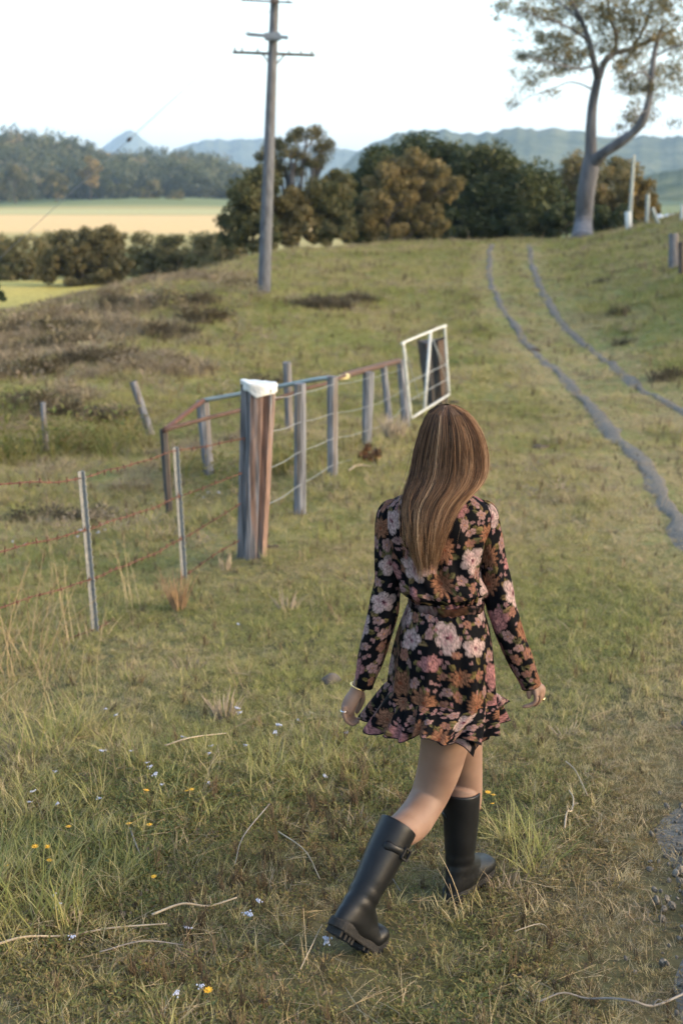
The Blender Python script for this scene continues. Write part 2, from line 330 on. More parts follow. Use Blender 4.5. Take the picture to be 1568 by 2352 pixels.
# ---- trees
M_bark = noise_mat('grey gum bark', [(.3, (.036, .036, .039)), (.5, (.076, .076, .082)), (.72, (.125, .125, .13))], scale=2.2, stretch=(1, 1, .25), rough=.9, bump=.6, dist=.03)
M_bark2 = noise_mat('dark bark', [(.3, (.05, .04, .03)), (.7, (.14, .115, .09))], scale=4, stretch=(1, 1, .3), rough=.95, bump=.6)
M_lf_dark = leaf_mat('dark evergreen leaves', [(0, (.018, .027, .011)), (.5, (.044, .056, .020)), (1, (.095, .095, .034))])
M_lf_tan = leaf_mat('olive tan leaves', [(0, (.055, .05, .020)), (.5, (.155, .125, .05)), (1, (.27, .195, .085))])
M_lf_gum = leaf_mat('gum leaves', [(0, (.045, .05, .028)), (.5, (.115, .105, .046)), (1, (.21, .15, .065))])
M_lf_green = leaf_mat('mid green leaves', [(0, (.034, .042, .018)), (.5, (.085, .085, .032)), (1, (.16, .13, .055))])
M_lf_gold = leaf_mat('golden leaves', [(0, (.06, .05, .02)), (.5, (.16, .115, .035)), (1, (.27, .18, .055))])
def leaves(C, size, tint, asp=.55, droop=0.0):
    n = len(C); d = rng.normal(size=(n, 3)); d[:, 2] -= droop; d /= np.linalg.norm(d, axis=1)[:, None]
    e = np.cross(d, rng.normal(size=(n, 3))); e /= np.linalg.norm(e, axis=1)[:, None] + 1e-9
    s = (size * (.6 + .8 * rng.random(n)))[:, None]; d = d * s; e = e * s * asp
    V = np.stack([C - d * .5, C + e * .5, C + d * .5, C - e * .5], 1).reshape(-1, 3)
    return V, np.arange(4 * n).reshape(n, 4), np.repeat(tint, 4)
def clump_points(c, rr, n, lumps, lump_r, fill=.35):
    lumps = int(lumps * 1.6); lump_r = lump_r * .85     # points in uneven clumps spread through an ellipsoid
    c = np.asarray(c); rr = np.asarray(rr)
    d = rng.normal(size=(lumps, 3)); d /= np.linalg.norm(d, axis=1)[:, None]; 
    L = c + d * rr * (fill + (1 - fill) * rng.random((lumps, 1)) ** .4) * .86; lr = lump_r * (.6 + .8 * rng.random(lumps))
    k = rng.integers(0, lumps, n); e = rng.normal(size=(n, 3)); e /= np.linalg.norm(e, axis=1)[:, None]
    P = L[k] + e * (lr[k] * rng.random(n) ** .45)[:, None] * np.array([1, 1, .8])
    tone = rng.random(lumps)[k]
    return P, tone
def tree(name, crowns, mat, trunk=None, bark=None, label='', cat='tree', group=None, nleaf=5000, lsize=.3, lumps=26, lump=.3, asp=.6, base=None, tonebias=0.0, fine=True):
    # crowns: (u, v, ru, rv, Y) ellipsoids in picture units at depth Y
    cs = []
    for (u, v, ru, rv, Y) in crowns:
        c = W(u, v, Y); p = float(px(c)); cs.append((c, np.array([ru * p, (ru + rv) * .45 * p, rv * p])))
    if base is None: base = cs[0][0].copy(); base[2] = H(base[0], base[1])
    root = empty(name, tuple(base)); tag(root, label, cat, group)
    mb = MB()
    for (c, rr) in cs:
        lo = np.array(base); mid = (lo + c) / 2 + np.array([rr[0] * .1 * random.uniform(-1, 1), 0, 0])
        hi = c + np.array([0, 0, rr[2] * .35]); r0 = trunk or max(.05, rr[0] * .05)
        mb.tube(cr([lo - [0, 0, .3], lo + (mid - lo) * .5, mid, c, hi], 14), np.linspace(r0, r0 * .25, 14), 7, wob=.25)
        for _ in range(7):
            a = random.uniform(0, 6.28); s = mid + (c - mid) * random.uniform(0, 1)
            e = c + np.array([math.cos(a), math.sin(a), random.uniform(-.3, .8)]) * rr * .7
            mb.tube(cr([s, s + (e - s) * .5 + [0, 0, rr[2] * .08], e], 8), np.linspace(r0 * .4, r0 * .08, 8), 5, wob=.2)
    mb.build('trunk', bark or M_bark2, root)
    V, F, T, n0 = [], [], [], 0; area = sum(q[1][0] * q[1][2] for q in cs)
    for (c, rr) in cs:
        n = int(nleaf * (3.0 if fine else 1) * rr[0] * rr[2] / area); P, tone = clump_points(c, rr, n, lumps, lump * min(rr[0], rr[2]))
        gz = H(P[:, 0], P[:, 1]) + .05; P[:, 2] = np.where(P[:, 2] < gz, gz + rng.random(n) * .3, P[:, 2])
        v_, f_, t_ = leaves(P, lsize * (.5 if fine else 1), np.clip(.18 + .5 * tone + .35 * (rng.random(n) - .4) + tonebias, 0, 1), asp)
        V.append(v_); F.append(f_ + n0); T.append(t_); n0 += len(v_)
    me = pmesh('crown', np.concatenate(V), np.concatenate(F)); vcol(me, 'tint', np.concatenate(T)); link('crown', me, mat, root, smooth=False)
    return root
GB = 'dense dark trees behind the crest of the track'
tree('fig_tree', [(862,432,82,92,80),(850,505,95,60,79)], M_lf_dark, nleaf=9000, lsize=.4, lumps=40, lump=.46, label='dark green tree at the left end of the dense clump behind the crest', group=GB)
tree('fig_tree', [(985,402,108,100,84),(1000,490,125,80,83)], M_lf_dark, nleaf=14000, lsize=.42, lumps=46, lump=.46, label='tallest rounded dark tree of the dense clump, behind the tan tree', group=GB)
tree('fig_tree', [(1118,415,98,84,82),(1110,485,105,78,81),(1060,520,80,40,80)], M_lf_dark, nleaf=14000, lsize=.42, lumps=42, lump=.46, label='broad dark tree above the top of the wheel tracks', group=GB, tonebias=.05)
tree('fig_tree', [(1220,455,80,80,80),(1215,510,98,52,79)], M_lf_dark, nleaf=10000, lsize=.4, lumps=40, lump=.46, label='dark tree at the right end of the dense clump, beside the gum trunk', group=GB, tonebias=.08)
tree('tan_tree', [(905,430,78,66,71),(955,398,66,55,71.5),(1012,428,55,46,71),(880,490,80,62,70),(965,505,72,48,70.5)], M_lf_tan, nleaf=12000, lsize=.27, lumps=22, lump=.36, label='olive tan leaved tree in front of the dark clump', trunk=.14)
tree('eucalyptus_tree', [(705,312,50,20,67),(640,332,42,18,67.6),(742,338,26,22,67.5),(612,362,30,16,66.5),(668,352,40,16,66.4),(725,372,32,16,67),(655,392,44,18,67)], M_lf_gum, trunk=.13, bark=M_bark, nleaf=3000, lsize=.26, lumps=9, lump=.95, asp=.4,
     label='slender open crowned gum tree right of the power pole', base=np.array([*W(672,570,67)[:2], float(H(*W(672,570,67)[:2]))]))
tree('shrub', [(575,470,64,72,64),(600,425,46,50,64.5),(545,520,48,56,64),(600,535,60,44,63.5)], M_lf_green, nleaf=8500, lsize=.3, lumps=26, lump=.4, label='tall dark shrub left of the power pole at the ridge edge', cat='shrub')
tree('shrub', [(745,470,68,66,66),(780,430,40,50,67),(760,525,70,44,65.5)], M_lf_green, nleaf=8000, lsize=.3, lumps=26, lump=.4, label='bushy green shrub between the slender gum and the tan tree', cat='shrub', tonebias=.14)
tree('shrub', [(668,490,56,62,65),(665,535,66,34,64.5)], M_lf_tan, nleaf=6000, lsize=.26, lumps=22, lump=.4, label='olive shrub around the foot of the slender gum', cat='shrub', tonebias=-.12)
tree('background_tree', [(1345,420,70,72,88),(1400,440,88,92,90),(1455,470,46,62,88),(1290,450,46,60,90),(1390,510,110,40,86)], M_lf_gum, nleaf=11000, lsize=.36, lumps=22, lump=.4, label='hazy olive tree behind the big gum trunk', tonebias=.05)
tree('golden_shrub', [(1462,455,42,58,84),(1492,478,24,40,84)], M_lf_gold, nleaf=3200, lsize=.3, lumps=18, lump=.42, label='golden brown shrub behind the leaning posts on the right bank', cat='shrub')
tree('shrub', [(1305,512,66,46,76)], M_lf_dark, nleaf=4000, lsize=.3, lumps=20, lump=.4, label='low dark shrub left of the gum trunk foot', cat='shrub')
tree('shrub', [(1405,508,62,40,78)], M_lf_dark, nleaf=4000, lsize=.3, lumps=20, lump=.4, label='low dark shrub right of the gum trunk foot', cat='shrub')
tree('round_bush', [(190,580,112,60,84),(232,555,66,42,84.5),(150,598,84,40,83),(250,610,66,34,83),(190,634,126,34,82.5)], M_lf_tan, nleaf=12000, lsize=.3, lumps=40, lump=.4, label='broad domed brown green bush below the ridge on the left', cat='bush', tonebias=-.1)
for k, (u, v, ru, rv, Y) in enumerate([(340,578,62,42,92),(408,580,62,44,90),(474,580,60,46,86),(50,575,66,40,100),(-5,578,50,42,102),(118,566,44,34,108),(525,588,40,44,78)]):
    tree('scrub_bush', [(u, v, ru, rv, Y), (u + 6, v + 26, ru * .95, rv * .7, Y - 1), (u, v + 52, ru, rv * .6, Y - 2)], M_lf_green, nleaf=3200, lsize=.32, lumps=20, lump=.5, label=['first','second','third','','','','rightmost'][k] + ' of the low green bushes in a row right of the domed bush' if k in (0,1,2,6) else
         ['low bush against the domed bush on its left', 'low bush at the left picture edge behind the yellow meadow', 'small bush behind the left side of the domed bush'][k - 3], cat='bush', group='scrub along the valley edge', tonebias=.36)
tree('shrub', [(-12,685,28,40,40)], M_lf_dark, nleaf=1500, lsize=.12, lumps=14, label='dark shrub cut by the left picture edge below the meadow', cat='shrub')

# ---- the big gum, limb by limb
def gum():
    Y = 62.0; b = hit(1336, 549.5); root = empty('gum_tree', tuple(b)); tag(root, 'tall grey trunked gum tree with a forked limb at the right of the track', 'tree')
    def limb(pts, r0, r1, n=30, name='limb'):
        P = np.array([W(u, v, Y + dy) for u, v, dy in pts]); P[0] = P[0]; P = cr(P, n)
        MB().tube(P, np.linspace(r0, r1, n) * (1 + .06 * np.sin(np.arange(n))), 10, wob=.1).build(name, M_bark, root)
        return P
    base = W(1336, 551, b[1]); s = 62.0 / FPX
    P = cr(np.array([b - [0, 0, .3], W(1338, 520, Y), W(1345, 440, Y), W(1355, 380, Y), W(1356, 300, Y), W(1360, 240, Y), W(1372, 180, Y)]), 40)
    rr = np.interp(np.linspace(0, 1, 40), [0, .08, .2, .5, .55, .75, 1], [30 * s, 25 * s, 20 * s, 20 * s, 14 * s, 11 * s, 9.5 * s]); MB().tube(P, rr, 14, wob=.08).build('trunk', M_bark, root)
    ends = []
    def L(pts, r0, r1): Q = limb(pts, r0 * s, r1 * s); ends.append(Q)
    L([(1358,378,0),(1385,352,-.6),(1430,322,-1),(1468,288,-1.4),(1487,240,-1.6),(1494,185,-1.5),(1502,120,-1.3),(1520,60,-1)], 13, 4)
    L([(1372,182,0),(1388,142,.5),(1412,122,.8),(1450,112,1.2),(1500,90,1.6),(1550,70,2)], 9, 3)
    L([(1372,182,0),(1362,140,-.5),(1352,95,-.8),(1335,50,-1),(1310,0,-1.3),(1290,-60,-1.5)], 7.5, 3)
    L([(1412,122,.8),(1414,80,.6),(1400,40,.2),(1395,-20,0),(1400,-90,0)], 5.5, 2.5)
    L([(1352,95,-.8),(1320,72,-1.6),(1280,52,-2.2),(1240,40,-2.6),(1190,18,-3)], 4, 1.3)
    L([(1364,150,-.4),(1330,158,-1),(1290,150,-1.8),(1250,140,-2.4),(1205,130,-3)], 3.4, 1)
    L([(1358,205,0),(1330,192,-1),(1300,190,-1.6),(1262,208,-2.1),(1215,222,-2.6),(1185,240,-2.8)], 2.2, .7)
    L([(1494,185,-1.5),(1475,165,-2),(1450,175,-2.4),(1430,200,-2.6)], 3, 1)
    L([(1487,250,-1.6),(1470,262,-2),(1450,285,-2.3)], 2.5, .8); L([(1500,130,-1.3),(1540,110,-1.5),(1580,100,-1.6)], 3, 1.2)
    L([(1335,50,-1),(1290,10,-1),(1240,-20,-1),(1190,-60,-1)], 3, 1.2); L([(1450,112,1.2),(1480,60,1.4),(1500,0,1.8),(1530,-80,2)], 4, 2)
    MBt = []
    # leaf clumps: (u, v, ru, rv, count)
    CL = [(1160,12,28,14,60),(1200,22,34,20,120),(1245,30,40,26,170),(1290,20,45,28,220),(1340,18,48,30,260),(1390,20,45,30,240),(1440,25,50,32,300),(1500,22,52,34,320),(1550,30,40,40,260),
          (1225,75,24,16,60),(1262,88,36,24,140),(1300,95,36,26,170),(1345,70,34,26,150),(1410,70,36,28,190),(1460,75,46,30,280),(1520,85,48,30,280),(1560,110,30,26,140),
          (1195,128,22,13,60),(1230,135,30,18,110),(1270,128,36,24,190),(1305,135,32,22,160),(1215,178,16,14,70),(1250,170,26,14,70),(1290,165,26,14,70),(1340,125,26,20,100),
          (1450,128,34,18,130),(1490,150,36,22,190),(1540,165,34,24,160),(1565,195,26,18,80),(1435,175,22,16,100),(1465,195,26,18,140),(1510,200,30,14,90),(1440,210,16,10,40),
          (1175,242,8,10,28),(1200,205,16,10,26),(1265,215,22,14,34),(1445,268,20,20,80),(1470,282,20,14,70),(1420,292,12,10,24),(1495,270,14,16,34),(1545,285,16,6,22),(1140,44,8,6,18),(1172,72,14,8,16),(1180,165,10,10,18),
          (1300,-30,120,30,420),(1450,-35,120,35,520),(1420,150,26,14,60),(1385,100,26,20,110),(1500,235,12,22,40),(1455,245,12,14,28)]
    V, F, T, n0 = [], [], [], 0
    for (u, v, ru, rv, n) in CL:
        c = W(u, v, Y + random.uniform(-2.2, 1.6)); k = max(3, n // 8); p = float(px(c)); n = int(n * 5.5)
        sub = c + rng.normal(size=(k, 3)) * np.array([ru, ru * .8, rv]) * p * .6
        a = rng.integers(0, k, n); C = sub[a] + rng.normal(size=(n, 3)) * np.array([6.5, 6.5, 5.0]) * p * 1.35
        v_, f_, t_ = leaves(C, .12, np.clip(rng.random(k)[a] * .6 + rng.random(n) * .5, 0, 1), .36, .7); V.append(v_); F.append(f_ + n0); T.append(t_); n0 += len(v_)
    me = pmesh('crown', np.concatenate(V), np.concatenate(F)); vcol(me, 'tint', np.concatenate(T)); link('crown', me, M_lf_gum, root, smooth=False)
gum()

# ---- the wooded ridge far off: a mass of crowns, and the few trees in front that can be told apart
def crown_kind(name, w, h, n, mat, ls):
    P, tone = clump_points((0, 0, h * .5), (w, w, h * .5), n, 9, w * .5); V, F, T = leaves(P, ls, np.clip(.2 + .6 * tone + .3 * (rng.random(n) - .5), 0, 1), .8)
    me = pmesh(name, V, F); vcol(me, 'Col', T); me.materials.append(mat); return me
M_lf_far = leaf_mat('far forest leaves', [(0, (.026, .036, .02)), (.45, (.062, .075, .038)), (.8, (.11, .115, .055)), (1, (.17, .14, .085))], inst=True, var=.6)
kinds = [crown_kind('far_crown', 8.5 + k * 1.1, 15 + 2 * (k % 3), 800, M_lf_far, 1.6) for k in range(5)]
n = 1500; fy = rng.uniform(770, 1180, n); fu = rng.uniform(-.32, -.05, n); fx = fu * fy
edge = 775 + 60 * vnoise(fx / 40, fx * 0, 4) + 55 * np.exp(-((fx + 95) / 60) ** 2); keep = (fy > edge) & (fu < -.062 - .04 * rng.random(n)); fx, fy = fx[keep], fy[keep]; n = len(fx)
scatter('far_forest', kinds, np.stack([fx, fy, H(fx, fy) - 1], 1), np.stack([0 * fx, 0 * fx, rng.uniform(0, 6.28, n)], 1), rng.uniform(.7, 1.2, n), np.clip(.38 + .26 * rng.normal(size=n), .05, .95), rng.integers(0, 5, n),
        'hazy forest covering the low ridge beyond the golden fields', 'forest')
for (u, v, ru, rv, Y, mt, lab) in [(130,425,32,36,745,M_lf_green,'rounded pale green tree standing before the far forest'), (207,395,32,40,750,M_lf_tan,'tall tan tree beside the rounded tree at the far forest edge'),
        (35,420,40,45,750,M_lf_green,'broad tree at the left end of the far forest edge'), (340,440,32,30,742,M_lf_green,'low tree at the right foot of the far knoll'), (403,453,26,20,738,M_lf_green,'smallest rounded tree at the right end of the far forest edge'),
        (275,445,26,24,748,M_lf_dark,'dark tree on the far knoll between tan tree and low tree')]:
    tree('far_tree', [(u, v, ru, rv, Y)], mt, nleaf=1500, lsize=2.2, lumps=16, label=lab, group='trees in front of the far forest', asp=.8, tonebias=.15, fine=True)

# ---- air
hz = MB(); hz.box((-200, 5900, 330), (14000, 15500, 730)); hm, hn, ho = new_mat('haze')
pv = node(hn, 'ShaderNodeVolumePrincipled'); pv.inputs['Color'].default_value = (.58, .77, 1.0, 1); pv.inputs['Density'].default_value = 1.0e-4; pv.inputs['Anisotropy'].default_value = .2
hn.links.new(pv.outputs[0], ho.inputs['Volume']); HZ = tag(hz.build('haze', hm, smooth=False), 'thin bluish haze filling the valley air', 'haze', kind='stuff')

# ================================================================== PASTURE
G_STOPS = [(0, (.42, .335, .18)), (.25, (.335, .28, .115)), (.5, (.27, .25, .078)), (.75, (.215, .22, .06)), (1, (.13, .152, .045))]
M_grass = leaf_mat('grass', G_STOPS, .42, inst=True, var=.45)
M_weed = leaf_mat('weed leaves', [(0, (.18, .125, .055)), (.3, (.155, .135, .04)), (.65, (.105, .118, .032)), (1, (.065, .085, .028))], .3, inst=True, var=.5)
M_straw = leaf_mat('dry straw', [(0, (.37, .29, .17)), (.5, (.27, .205, .115)), (1, (.17, .125, .065))], .2, inst=True, var=.7)
M_brown = leaf_mat('brown weeds', [(0, (.16, .12, .08)), (.5, (.22, .17, .105)), (1, (.25, .21, .10))], .15, inst=True, var=.7)
M_twig = leaf_mat('dark twigs', [(0, (.06, .042, .026)), (.5, (.11, .078, .045)), (1, (.17, .12, .065))], .1, inst=True, var=.7)
def blade_mesh(name, nb, h, spread, wid, lean, mat, seg=4, curl=.6, hv=.5, stiff=1.6):
    V, F, C = [], [], []; n0 = 0
    for _ in range(nb):
        a = rng.uniform(0, 6.28); r = spread * math.sqrt(rng.random()); b = np.array([math.cos(a) * r, math.sin(a) * r, -.004]); hh = h * (1 - hv + hv * 1.4 * rng.random())
        d = a + rng.normal() * 1.0; ln = lean * (.3 + rng.random()); D = np.array([math.cos(d), math.sin(d), 0]); S = np.array([-D[1], D[0], 0]); s2 = rng.normal() * .5; S = S * math.cos(s2) + D * math.sin(s2)
        t = np.linspace(0, 1, seg); P = b + D * (ln * hh * t ** stiff)[:, None] + np.array([0, 0, 1]) * (hh * (t - curl * .4 * ln * t ** 2))[:, None]
        ww = wid * (.7 + .6 * rng.random()) * (1 - t ** 2.2) * .5
        q = np.concatenate([P[:-1] - S * ww[:-1, None], P[:-1] + S * ww[:-1, None], P[-1:]]); V.append(q); m = seg - 1
        F += [(n0 + i, n0 + m + i, n0 + m + i + 1, n0 + i + 1) for i in range(m - 1)] + [(n0 + m - 1, n0 + 2 * m - 1, n0 + 2 * m)]; n0 += len(q); C.append(np.full(len(q), rng.random()))
    me = pmesh(name, np.concatenate(V), F); vcol(me, 'Col', np.concatenate(C)); me.materials.append(mat); return me
def weed_mesh(name, nl, h, r, ls, mat, asp=.45):
    P = []; n = nl; a = rng.uniform(0, 6.28, n); q = r * np.sqrt(rng.random(n)); C = np.stack([np.cos(a) * q, np.sin(a) * q, h * rng.random(n)], 1)
    V, F, T = [], [], []
    for i in range(n):
        up = rng.uniform(.1, .9); d = np.array([math.cos(a[i] + rng.normal() * .5), math.sin(a[i] + rng.normal() * .5), up]); d /= np.linalg.norm(d); e = np.cross(d, (0, 0, 1)); e /= np.linalg.norm(e); nn = np.cross(e, d)
        L = ls * rng.uniform(.6, 1.3); p = C[i]; k = len(V) and sum(len(x) for x in V)
        V.append(np.array([p, p + d * L * .45 + e * L * asp * .5 + nn * L * .06, p + d * L - nn * L * .12, p + d * L * .45 - e * L * asp * .5 + nn * L * .06])); F.append((k, k + 1, k + 2, k + 3)); T += [rng.random()] * 4
    me = pmesh(name, np.concatenate(V), F); vcol(me, 'Col', T); me.materials.append(mat); return me
def stalk_mesh(name, ns, L, mat, flat=True, rad=.0012):
    mb = MB()
    for _ in range(ns):
        a = rng.uniform(0, 6.28); l = L * rng.uniform(.5, 1.2); c = rng.normal(size=2) * L * .25; k = 6; t = np.linspace(-.5, .5, k); bend = rng.normal() * .18
        if flat: P = np.stack([c[0] + math.cos(a) * l * t - math.sin(a) * bend * l * t ** 2, c[1] + math.sin(a) * l * t + math.cos(a) * bend * l * t ** 2, .012 + .02 * rng.random() + .10 * l * (t + .5) * rng.random()], 1)
        else: ln = rng.normal(size=2) * .22; t = t + .5; P = np.stack([c[0] * .3 + ln[0] * l * t ** 2, c[1] * .3 + ln[1] * l * t ** 2, l * t * .95], 1)
        mb.tube(P, np.linspace(rad, rad * .5, k) * rng.uniform(.7, 1.4), 3, cap=False, c=rng.random())
    me = mb.mesh(name, True); me.materials.append(mat); return me
K = [blade_mesh('grass_tuft', 16, .042, .04, .0030, .8, M_grass), blade_mesh('grass_tuft', 18, .052, .045, .0028, 1.0, M_grass), blade_mesh('grass_tuft', 14, .034, .045, .0032, 1.2, M_grass), blade_mesh('long_tuft', 18, .10, .04, .0036, .8, M_grass, 5),   # 0-3
     weed_mesh('weed', 20, .025, .04, .018, M_weed), weed_mesh('weed', 16, .04, .032, .022, M_weed, .36), weed_mesh('clover', 22, .016, .045, .012, M_weed, .8),                                                                                     # 4-6
     stalk_mesh('fallen_straw', 5, .16, M_straw), stalk_mesh('fallen_straw', 4, .1, M_straw), blade_mesh('dry_tuft', 20, .09, .05, .0026, 1.3, M_straw, 4), stalk_mesh('standing_straw', 4, .22, M_straw, False),                                     # 7-10
     blade_mesh('brown_weed', 34, .10, .09, .006, 1.0, M_brown, 4), weed_mesh('brown_weed', 40, .09, .09, .035, M_brown, .5), stalk_mesh('twiggy_weed', 12, .10, M_twig, False, .0016), weed_mesh('dead_leaves', 14, .012, .06, .02, M_twig, .5)]                                                                                                                # 11-12
def field(name, y0, y1, dens, sc_, half, label, mixk, power=1.0):
    th = R(half); A = th * (y1 ** 2 - y0 ** 2); n = int(A * dens); r = np.sqrt(rng.uniform(y0 ** 2, y1 ** 2, n)); a = rng.uniform(-th, th, n); x, y = np.sin(a) * r, np.cos(a) * r
    td = track_dist(x, y); dr = dryness(x, y); wt = np.interp(y, [3, 8, 12, 60], [.24, .2, .12, .13])
    pat = fbm(x * 1.1 + 7, y * .9, 51, 3); bare = sstep(.40, .22, fbm(x * 1.9, y * 1.5, 57, 4)) * sstep(12, 7, y)
    keep = (rng.random(n) < .36 + .64 * sstep(wt * .8, wt * 1.5, td + .1 * (rng.random(n) - .5))) & (rng.random(n) > bare * .62); x, y, td, dr, pat = x[keep], y[keep], td[keep], dr[keep], pat[keep]; n = len(x)
    shade = sstep(.05, .55, dr + .22 * rng.normal(size=n) * .5); edge = sstep(.9, .2, td) * .45
    tint = np.clip(.66 + .1 * sstep(5.5, 8, y) - .46 * shade - edge + .22 * (pat - .45) + .1 * rng.normal(size=n), .02, .98)
    p = rng.random(n); idx = mixk(p, dr + edge * .5, pat, y, x)
    s = sc_ * (.65 + .7 * rng.random(n)) * (1 - .35 * sstep(.8, .2, td)) * np.interp(pat, [.2, .7], [.75, 1.3])
    rot = np.stack([rng.normal(size=n) * .16, rng.normal(size=n) * .16, rng.uniform(0, 6.28, n)], 1)
    scatter(name, K, np.stack([x, y, H(x, y) - .004], 1), rot, s, tint, idx, label, 'grass'); return n
def mix_near(p, d, pat, y, x):
    near = sstep(6.4, 4.6, y); w = np.stack([.8 - .45 * near, .7 - .35 * near, .7 - .2 * near, .06 + .35 * sstep(.55, .7, pat) + .5 * sstep(-.9, -1.3, x) * near, .10 + 1.1 * near, .06 + .9 * near, .05 + .7 * near,
        .02 + .14 * sstep(.35, .6, d), .03 + .18 * sstep(.35, .6, d), .03 + .2 * sstep(.42, .66, d), .004 + .03 * sstep(.5, .7, d), .02 * sstep(.4, .6, d), 0 * p, .02 + .35 * near * sstep(.42, .62, fbm(x * 1.3 + 3, y * 1.1, 77, 3)), .05 + .5 * near], 1)
    c = np.cumsum(w / w.sum(1, keepdims=True), 1); return (p[:, None] > c).sum(1).clip(0, 14)
def mix_far(p, d, pat, y, x):
    br = sstep(.42, .62, d) * sstep(14, 22, y) * sstep(-.02, -.12, x / y); w = np.stack([.8 + 0 * p, .8 + 0 * p, .8 + 0 * p, .08 + .3 * sstep(.5, .7, pat), .12 + 0 * p, .1 + 0 * p, 0 * p, 0 * p, 0 * p, .15 + .5 * sstep(.4, .65, d), .01 + 0 * p, .02 + .75 * br, .01 + .5 * br, .03 + 0 * p, 0 * p], 1)
    c = np.cumsum(w / w.sum(1, keepdims=True), 1); return (p[:, None] > c).sum(1).clip(0, 14)
field('grass', 3.0, 6.2, 3000, .72, 20, 'short mixed grass and low weeds around the walking person', mix_near)
field('grass', 6.2, 11, 1700, .74, 20, 'cropped green grass around the capped post and pickets', mix_near)
field('grass', 11, 24, 620, .98, 19, 'pasture grass along the wire fence up to the gate', mix_far)
field('grass', 24, 68, 110, 1.8, 19, 'pasture grass on the far slope up to the crest', mix_far)
def clumps(name, items, kinds, label, cat, FR=1.0):       # items: (u, v, radius m, count, scale, tint)
    P, S, T, I = [], [], [], []
    for (u, v, r, n, s, t) in items:
        n = max(2, int(n * FR)); c = hit(u, v); a = rng.uniform(0, 6.28, n); q = r * np.sqrt(rng.random(n)); x, y = c[0] + np.cos(a) * q, c[1] + np.sin(a) * q
        P.append(np.stack([x, y, H(x, y) - .005], 1)); S.append(s * rng.uniform(.6, 1.3, n)); T.append(np.clip(t + .15 * rng.normal(size=n), 0, 1)); I.append(rng.integers(0, len(kinds), n))
    P = np.concatenate(P); n = len(P); scatter(name, kinds, P, np.stack([rng.normal(size=n) * .18, rng.normal(size=n) * .18, rng.uniform(0, 6.28, n)], 1), np.concatenate(S), np.concatenate(T), np.concatenate(I), label, cat)
M_weed2 = M_weed
K_dry = [stalk_mesh('dry_stems', 4, .42, M_straw, False, .0021), stalk_mesh('dry_stems', 4, .55, M_straw, False, .0021), blade_mesh('dry_blades', 7, .22, .07, .005, .8, M_straw, 6)]
clumps('tall_dry_grass', [(30,1560,.35,26,1.05,.4),(80,1500,.3,20,1.0,.5),(10,1650,.3,22,.95,.5),(110,1620,.28,14,.8,.3),(40,1420,.35,12,1.0,.35),(270,1800,.06,4,.8,.3),(60,1730,.25,10,.75,.4),(160,1480,.2,6,.9,.2),(20,1900,.2,7,.6,.5),(300,1390,.2,4,.9,.2)],
       K_dry, 'tall dry grass stems at the left picture edge before the barbed wire', 'grass', .5)
K_long = [blade_mesh('long_grass', 26, .24, .08, .0042, .9, M_grass, 6), blade_mesh('long_grass', 22, .2, .07, .0042, 1.1, M_grass, 6)]
clumps('long_grass', [(60,1700,.3,14,1.0,.5),(150,1730,.25,10,1.0,.52),(120,1850,.2,6,.8,.45),(40,2080,.25,10,.85,.52),(100,2130,.2,8,.8,.5),(210,1700,.2,6,.9,.45),(350,1740,.2,6,.7,.6),(470,1700,.2,6,.6,.65),(930,1690,.2,6,.55,.6),(1190,1960,.14,9,.7,.62),(1230,1990,.1,5,.6,.62),(480,1500,.3,8,.5,.72),(700,1250,.3,8,.6,.66),(1180,1570,.3,8,.5,.7),(640,1290,.2,8,.7,.6)],
       K_long, 'longer green grass tufts among the short turf at the lower left', 'grass', .7)
K_fl = [blade_mesh('flax_weed', 20, .3, .12, .008, .7, M_weed, 5), weed_mesh('leafy_weed', 46, .3, .14, .06, M_weed, .4)]
clumps('fence_weeds', [(640,1090,.4,9,1.0,.35),(710,1080,.4,8,.9,.3),(600,1180,.35,5,.7,.4),(800,1040,.4,7,.9,.35),(520,1130,.5,7,.9,.5),(560,1080,.5,6,.9,.45),(60,1040,.8,14,1.6,.45),(200,1030,.7,14,1.5,.4),(120,1060,.7,9,1.4,.5),(280,1040,.5,8,1.2,.4),(440,1090,.4,8,1.0,.45),(20,960,.5,6,1.6,.5),(260,1010,.5,6,1.2,.4),(440,1170,.4,6,.7,.5)],
       K_fl, 'leafy yellow green weeds growing along the wire fence', 'weeds')
clumps('brown_scrub', [(u, v, r, n, s, .5) for u, v, r, n, s in [(120,790,2.5,26,3.6),(300,740,2.6,24,3.4),(60,830,2,22,3.2),(200,850,1.8,20,2.8),(420,690,2.5,22,3.2),(380,790,1.8,18,2.6),(480,745,1.6,16,2.6),(520,660,2.2,18,3.2),(740,700,.6,14,3.0),(820,690,.4,7,2.4),(100,930,1.2,16,2.2),(230,960,1.0,16,2.2),(50,1000,.8,12,2),(300,985,.5,9,1.8),(560,790,1.2,12,2.2),(350,900,1.2,14,2.2),
        (250,1200,.5,9,1.1),(130,1200,.5,10,1.2),(30,1230,.5,10,1.2),(660,860,.9,8,2),(230,690,2.6,20,3.4),(340,670,2.6,20,3.2),(450,650,2.4,18,3.2),(130,720,2.4,22,3.4),(40,745,2.2,22,3.4),(560,700,1.6,12,2.6)]], [K[11], K[12], K[9]], 'brown dried scrub spread over the left hillside', 'scrub', .7)
M_tus = leaf_mat('dark tussock', [(0, (.05, .04, .024)), (.5, (.085, .068, .04)), (1, (.13, .105, .055))], .15, inst=True, var=.7)
